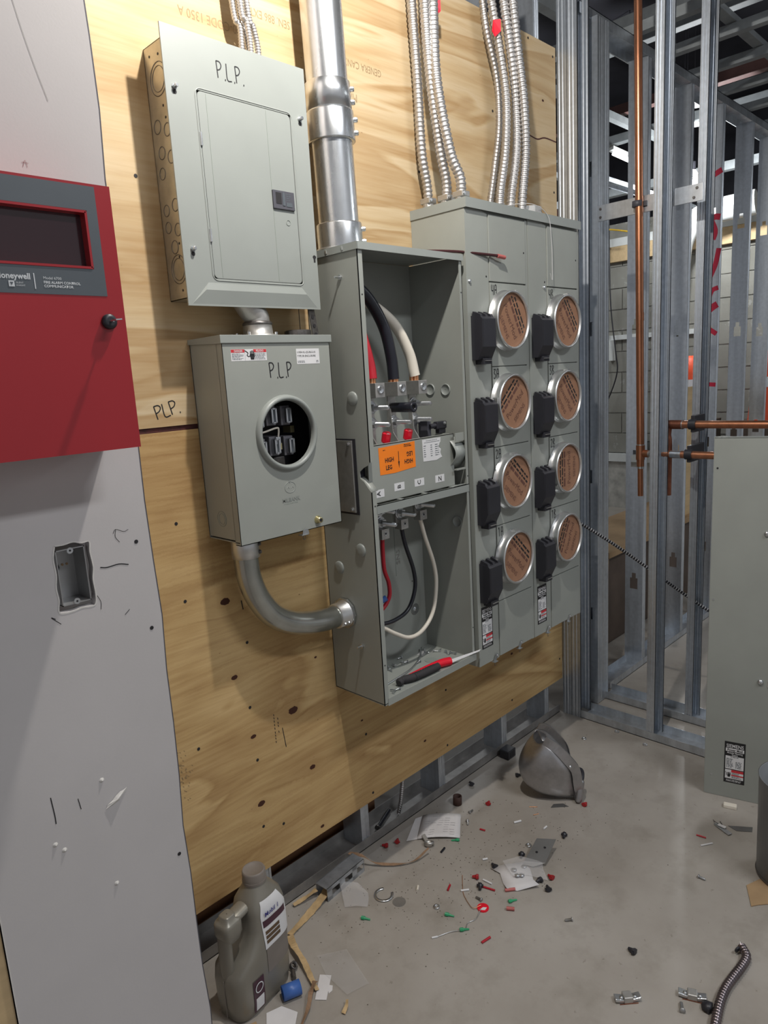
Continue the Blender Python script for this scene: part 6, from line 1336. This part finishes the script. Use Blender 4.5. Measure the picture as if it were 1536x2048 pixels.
# flexible offcut, connectors
t = thing('conduit_offcut', 'dark curved flexible conduit offcut lying at the lower right', 'conduit', (1.55, 0.475, 0.0))
flexmb([(1.678, 0.490, 0.011), (1.655, 0.472, 0.012), (1.62, 0.470, 0.012), (1.575, 0.474, 0.012), (1.527, 0.477, 0.012), (1.477, 0.473, 0.012), (1.42, 0.462, 0.012), (1.37, 0.452, 0.012)], 0.0112, 0.0085, 12, 0.25).build('armour', 'darkflex', t)
MB().tube([(1.678, 0.490, 0.011), (1.686, 0.497, 0.016)], 0.0015, 6).build('wire_end', 'zinc', t)
MB().lathe([(0.004, 0), (0.0085, 0.001), (0.0085, 0.004), (0.004, 0.006)], (1.66, 0.493, 0.012), (0.4, 1, 0.2), 8).build('bushing', 'black', t)
t = thing('black_clip', 'black plastic clip beside the conduit offcut', 'clip', (1.452, 0.490, 0))
MB().lathe([(0.012, 0), (0.013, 0.004), (0.008, 0.008), (0.002, 0.009)], (1.452, 0.492, 0.008), (-0.3, 0.4, 1), 12).build('clip_body', 'black', t); MB().box(1.44, 1.465, 0.484, 0.489, 0.001, 0.014).build('clip_wing', 'black', t)
def connector(label, x, y, rz):
    t = thing('cable_connector', label, 'connector', (0, 0, 0))
    mb = MB().obox((0, 0, 0.008), (1, 0, 0), (0, 1, 0), (0, 0, 1), 0.011, 0.011, 0.008); mb.build('saddle', 'alum', t, bevel=0.002)
    for s_ in (-1, 1):
        MB().obox((0.020*s_, 0, 0.007), (1, 0, 0.2*s_), (0, 1, 0), (0, 0, 1), 0.011, 0.009, 0.004).build('wing', 'zinc', t, bevel=0.0015)
        MB().lathe([(0.0045, 0), (0.0045, 0.004), (0.001, 0.0045)], (0.016*s_, -0.004, 0.011), (0, 0, 1), 8).build('screw', 'zinc', t)
    MB().box(-0.022, 0.022, -0.012, -0.0105, 0.0, 0.002).build('foot_edge', 'copper_dull', t)
    t.location = (x, y, 0); t.rotation_euler = (0, 0, rz); return t
c0 = connector('left one of the two zinc cable connectors at the bottom of the picture', 1.357, 0.640, -0.75)
dup(c0, (1.462, 0.530, 0), -1.15, 'right one of the two zinc cable connectors, next to the conduit offcut')
# hanger, grey sheet
t = thing('metal_hanger', 'small galvanised hanger bracket on the floor before the leaning cover', 'hanger', (2.14, 0.70, 0))
MB().obox((2.135, 0.695, 0.004), (-0.4, -0.8, 0), (0.8, -0.4, 0), (0, 0, 1), 0.030, 0.008, 0.0008).build('bracket_plate', 'zinc', t); MB().tube(smoothpath([(2.165, 0.735, 0.003), (2.148, 0.724, 0.010), (2.150, 0.702, 0.005), (2.17, 0.715, 0.003)]), 0.0012, 6).build('wire_loop', 'darkmetal', t)
MB().obox((2.142, 0.700, 0.008), (-0.1, -1, 0), (1, -0.1, 0), (0, 0, 1), 0.012, 0.005, 0.001).build('white_strip', 'white', t)
flat('grey_sheet_scrap', 'thin grey sheet scrap on the floor before the leaning cover', 'scrap', [(2.165, 0.690), (2.180, 0.668), (2.205, 0.628), (2.180, 0.622), (2.155, 0.660)], 'darkmetal2', 0.001)
MB().obox((2.269, 0.718, 0.006), (0.3, -1, 0), (1, 0.3, 0), (0, 0, 1), 0.020, 0.010, 0.006).build('foam_bit', 'whitewire', None, 'cream foam block lying just in front of the leaning cover', 'block', bevel=0.002)
t = thing('razor_scrap', 'trapezoid utility knife blade on the floor before the metal hood', 'blade', (1.922, 1.159, 0))
bl_u = Vector((0.7, -0.7, 0)); bl_v = Vector((0.7, 0.7, 0)); c = Vector((1.922, 1.157, 0.0006))
MB().prism([(-0.031, -0.0095), (0.031, -0.0095), (0.017, 0.0095), (-0.017, 0.0095)], c, bl_u, bl_v, 0.0009).build('razor_body', 'darkmetal2', t)
# black square box, ring, roll by the hood and track
t = thing('black_box_scrap', 'black square plastic connector behind the metal hood', 'connector', (2.075, 1.478, 0)); MB().box(2.05, 2.10, 1.452, 1.494, 0.001, 0.036).build('shell', 'black', t, bevel=0.003)
MB().box(2.060, 2.09, 1.4515, 1.453, 0.008, 0.030).build('opening', 'dark', t)
t = thing('pipe_reducer', 'rusty iron pipe nipple standing near the floor track', 'pipe nipple', (1.71, 1.43, 0))
MB().lathe([(0.012, 0), (0.0155, 0.0), (0.0155, 0.030), (0.012, 0.030), (0.012, 0.002)], (1.71, 1.432, 0.0005), (0.05, 0, 1), 20, cap=False).build('nipple', 'rustiron', t)
t = thing('split_ring', 'large open steel knockout ring on the floor', 'ring', (1.227, 1.323, 0))
mb = MB(); inner, outer_ = [], []
for i in range(28):
    a = -0.2+5.0*i/27; c_, s_ = math.cos(a+1.0), math.sin(a+1.0); inner.append(Vector((1.227+0.0215*c_, 1.320+0.0215*s_, 0.003))); outer_.append(Vector((1.227+0.0285*c_, 1.320+0.0285*s_, 0.003)))
mb.grid([inner, outer_]).build('ring_band', 'zinc', t, solid=0.002)
MB().cyl((1.237, 1.268, 0.0), (1.237, 1.268, 0.0013), 0.019, n=26).build('steel_slug', 'zincdull', None, 'flat round steel slug beside the split ring', 'slug')
t = thing('token', 'round red and white plastic token with a thin wire across it', 'token', (1.372, 1.072, 0))
MB().cyl((1.372, 1.072, 0.0), (1.372, 1.072, 0.0035), 0.0165, n=26).build('disc', 'redcap', t); MB().prism([(-0.011, -0.009), (0.004, -0.012), (0.011, -0.002), (0.0, 0.0)], (1.372, 1.072, 0.0036), (0.7, -0.7, 0), (0.7, 0.7, 0), 0.0005).build('white_print', 'white', t)
MB().tube(smoothpath([(1.437, 1.196, 0.003), (1.405, 1.170, 0.002), (1.378, 1.145, 0.002), (1.355, 1.105, 0.003), (1.352, 1.088, 0.005), (1.371, 1.078, 0.008)]), 0.0009, 6).build('thin_wire', 'copperwire', None, 'thin coppery wire curling down to the red token', 'wire')
MB().tube(smoothpath([(1.360, 1.070, 0.007), (1.325, 1.062, 0.003), (1.300, 1.070, 0.002), (1.275, 1.062, 0.003), (1.245, 1.085, 0.003), (1.205, 1.104, 0.002)]), 0.0009, 6).build('thin_wire', 'zinc', None, 'thin pale wire running left from the red token to a white end', 'wire')
t = thing('conduit_locknut', 'zinc conduit clamp lying in front of the folded paper', 'clamp', (1.480, 1.367, 0))
MB().lathe([(0.012, 0), (0.0165, 0), (0.0165, 0.008), (0.012, 0.008), (0.012, 0)], (1.478, 1.362, 0.006), (0.3, 0.3, 1), 18, cap=False).build('clamp_ring', 'alum', t); MB().obox((1.488, 1.388, 0.010), (0.3, 0.9, 0.3), (1, -0.3, 0), (0, 0, 1), 0.012, 0.006, 0.003).build('clamp_ear', 'alum', t)
# wire nuts, screws and insulation bits scattered on the floor
def wirenut(mat, label, x, y, rz, L=0.019, r=0.0068, grp=None, nm='wire_connector'):
    t = thing(nm, label, 'connector', (0, 0, 0), grp)
    MB().lathe([(r, 0), (r*1.02, L*0.35), (r*0.75, L*0.5), (r*0.55, L), (r*0.3, L*1.02)], (-L/2, 0, r*1.0), (1, 0, -0.1), 8, smooth=False).build('body', mat, t)
    MB().box(-L*0.45, -L*0.1, -r*1.35, r*1.35, r*0.6, r*1.2).build('wing', mat, t)
    t.location = (x, y, 0.0005); t.rotation_euler = (0, 0, rz); return t
w0 = wirenut('red', 'red wire connector on the floor between the folded paper and the hood', 1.776, 1.347, 0.4)
for x, y, lb in ((1.978, 1.090, 'red wire connector right of the metal hood'), (1.383, 1.467, 'dark red wire connector in the shadow left of the folded paper'), (1.425, 1.452, 'reddish wire connector against the floor track left of the folded paper'), (1.454, 1.160, 'faceted red wire connector left of the white card'), (1.596, 0.992, 'red wire connector right of the white card')): dup(w0, (x, y, 0.0005), random.uniform(0, 6), lb)
b0 = wirenut('black', 'black wire connector nearest the floor track by the rusty nipple', 1.832, 1.466, 1.1, 0.020, 0.0072)
for x, y, lb in ((1.785, 1.058, 'black winged connector right of the metal plate, closest to the hood'), (1.620, 1.109, 'black connector touching the bent metal plate'), (1.528, 1.146, 'black connector at the left of the white card'), (1.428, 1.124, 'black connector below the faceted red one'), (1.560, 1.009, 'black connector at the right tip of the white card'), (1.550, 0.973, 'black connector lying lowest right of the white card'), (1.985, 1.364, 'black connector at the left foot of the metal hood'), (1.495, 0.694, 'black split clip alone on the open floor at lower right')): dup(b0, (x, y, 0.0005), random.uniform(0, 6), lb)
g0 = wirenut('greenp', 'green wire sleeve in front of the folded paper', 1.550, 1.313, 2.3, 0.026, 0.0042)
for x, y, lb in ((1.128, 1.294, 'green wire sleeve nearest the jug'), (1.289, 1.125, 'pale green wire sleeve in the middle of the floor'), (1.275, 1.062, 'green wire sleeve on the thin pale wire'), (1.447, 1.024, 'green wire sleeve below the white card')): dup(g0, (x, y, 0.0005), random.uniform(-1.2, -0.4), lb)
def stick(mat, label, x, y, rz, L, r, nm='insulation_bit', cat='wire scrap', grp=None):
    t = MB().cyl((-L/2, 0, r), (L/2, 0, r), r, n=8).build(nm, mat, None, label, cat, grp, origin=(0, 0, 0)); t.location = (x, y, 0); t.rotation_euler = (0, 0, rz); return t
for m_, lb, x, y, rz, L, r in (('redwire', 'short red wire insulation left of the white card', 1.371, 1.194, 0.4, 0.024, 0.003), ('redwire', 'long red wire insulation strip below the white card', 1.442, 1.107, -1.3, 0.045, 0.0028), ('pinkp', 'faded pink insulation curl under the white card tip', 1.477, 1.053, -0.7, 0.030, 0.0045), ('pinkp', 'pink insulation piece below the green sleeve', 1.416, 1.010, -1.0, 0.022, 0.005), ('redwire', 'tiny red wire curl in the upper middle of the floor', 1.648, 1.278, -1.3, 0.018, 0.0028), ('redwire', 'red wire insulation alone in the middle of the lower floor', 1.284, 0.997, -0.2, 0.030, 0.0032), ('redwire', 'red wire insulation on the floor before the leaning cover', 2.058, 0.733, -1.4, 0.028, 0.0025), ('blackrub', 'black wire stub below the folded paper', 1.487, 1.313, 0.2, 0.024, 0.0032), ('white', 'white wire stub right of the tiny red curl', 1.755, 1.214, -0.5, 0.026, 0.0035), ('white', 'white wire stub above the metal plate', 1.786, 1.128, 0.0, 0.018, 0.003), ('white', 'white stub left of the black connector by the card', 1.538, 1.187, -0.6, 0.016, 0.003), ('white', 'white stub beside the long red strip', 1.393, 1.152, -0.7, 0.024, 0.003), ('white', 'white splinter pointing at the white card', 1.463, 1.123, -1.5, 0.030, 0.0028), ('whitewire', 'cream stub near the split ring', 1.310, 1.262, 0.6, 0.018, 0.0035), ('white', 'long white tape strip on the open floor at right', 2.030, 0.706, -0.6, 0.040, 0.0025), ('white', 'white wire end tip left of the green sleeve', 1.203, 1.106, -0.6, 0.016, 0.0025), ('copperwire', 'bent copper clipping in front of the metal hood', 1.86, 1.22, -0.9, 0.028, 0.0013), ('copperwire', 'small copper clipping left of the utility blade', 1.83, 1.19, -0.5, 0.020, 0.0013)): stick(m_, lb, x, y, rz, L, r)
s0 = thing('loose_screw', 'steel screw lying between the cable connectors and the offcut', 'screw', (0, 0, 0))
MB().lathe([(0.001, -0.001), (0.007, 0), (0.007, 0.003), (0.004, 0.0035), (0.004, 0.024), (0.001, 0.027)], (-0.012, 0, 0.006), (1, 0, -0.05), 10).build('screw_body', 'zincdull', s0); s0.location = (1.416, 0.536, 0); s0.rotation_euler = (0, 0, 0.5)
for x, y, lb in ((1.871, 0.662, 'steel screw on the open floor at right, below the leaning cover'), (1.485, 0.868, 'steel screw alone on the floor right of centre'), (1.391, 1.100, 'steel screw above the red token'), (1.701, 1.366, 'small steel screw right of the folded paper corner'), (1.646, 1.338, 'small steel screw at the corner of the folded paper')): dup(s0, (x, y, 0), random.uniform(0, 6), lb, scale=(0.8, 0.8, 0.8))
n0 = MB().lathe([(0.005, 0), (0.009, 0), (0.009, 0.004), (0.005, 0.004), (0.005, 0)], (0, 0, 0.0003), (0, 0, 1), 10, cap=False).build('steel_nut', 'zinc', None, 'steel nut lying at the foot of the front floor track', 'nut', origin=(0, 0, 0)); n0.location = (2.505, 1.236, 0)
for x, y, lb in ((2.478, 1.105, 'steel nut in front of the wide stud foot'), (2.374, 1.311, 'steel nut between the hood and the front track'), (1.290, 1.173, 'steel washer ring in the middle of the floor'), (1.678, 1.121, 'steel washer ring above the metal plate')): dup(n0, (x, y, 0), 0, lb)
# fine grit and clippings, too small and many to count
mb = MB()
for i in range(380):
    u = random.gauss(0, 1); v = random.gauss(0, 1); x = 1.45+0.32*u; y = 1.22+0.13*v-0.25*(x-1.45)
    if not (0.75 < x < 2.4 and 0.5 < y < 1.49): continue
    r = random.uniform(0.0008, 0.0024); a = random.random()*6
    mb.add([(x+r*math.cos(a), y+r*math.sin(a), 0.0008), (x+r*math.cos(a+2.0), y+r*math.sin(a+2.0), 0.0008), (x+r*math.cos(a+4.2), y+r*math.sin(a+4.2), 0.0008), (x, y, 0.0022)], [(0, 1, 3), (1, 2, 3), (2, 0, 3)])
mb.build('grit', 'card_dark2', None, 'fine dark grit and clippings strewn over the concrete floor', 'grit', kind='stuff')
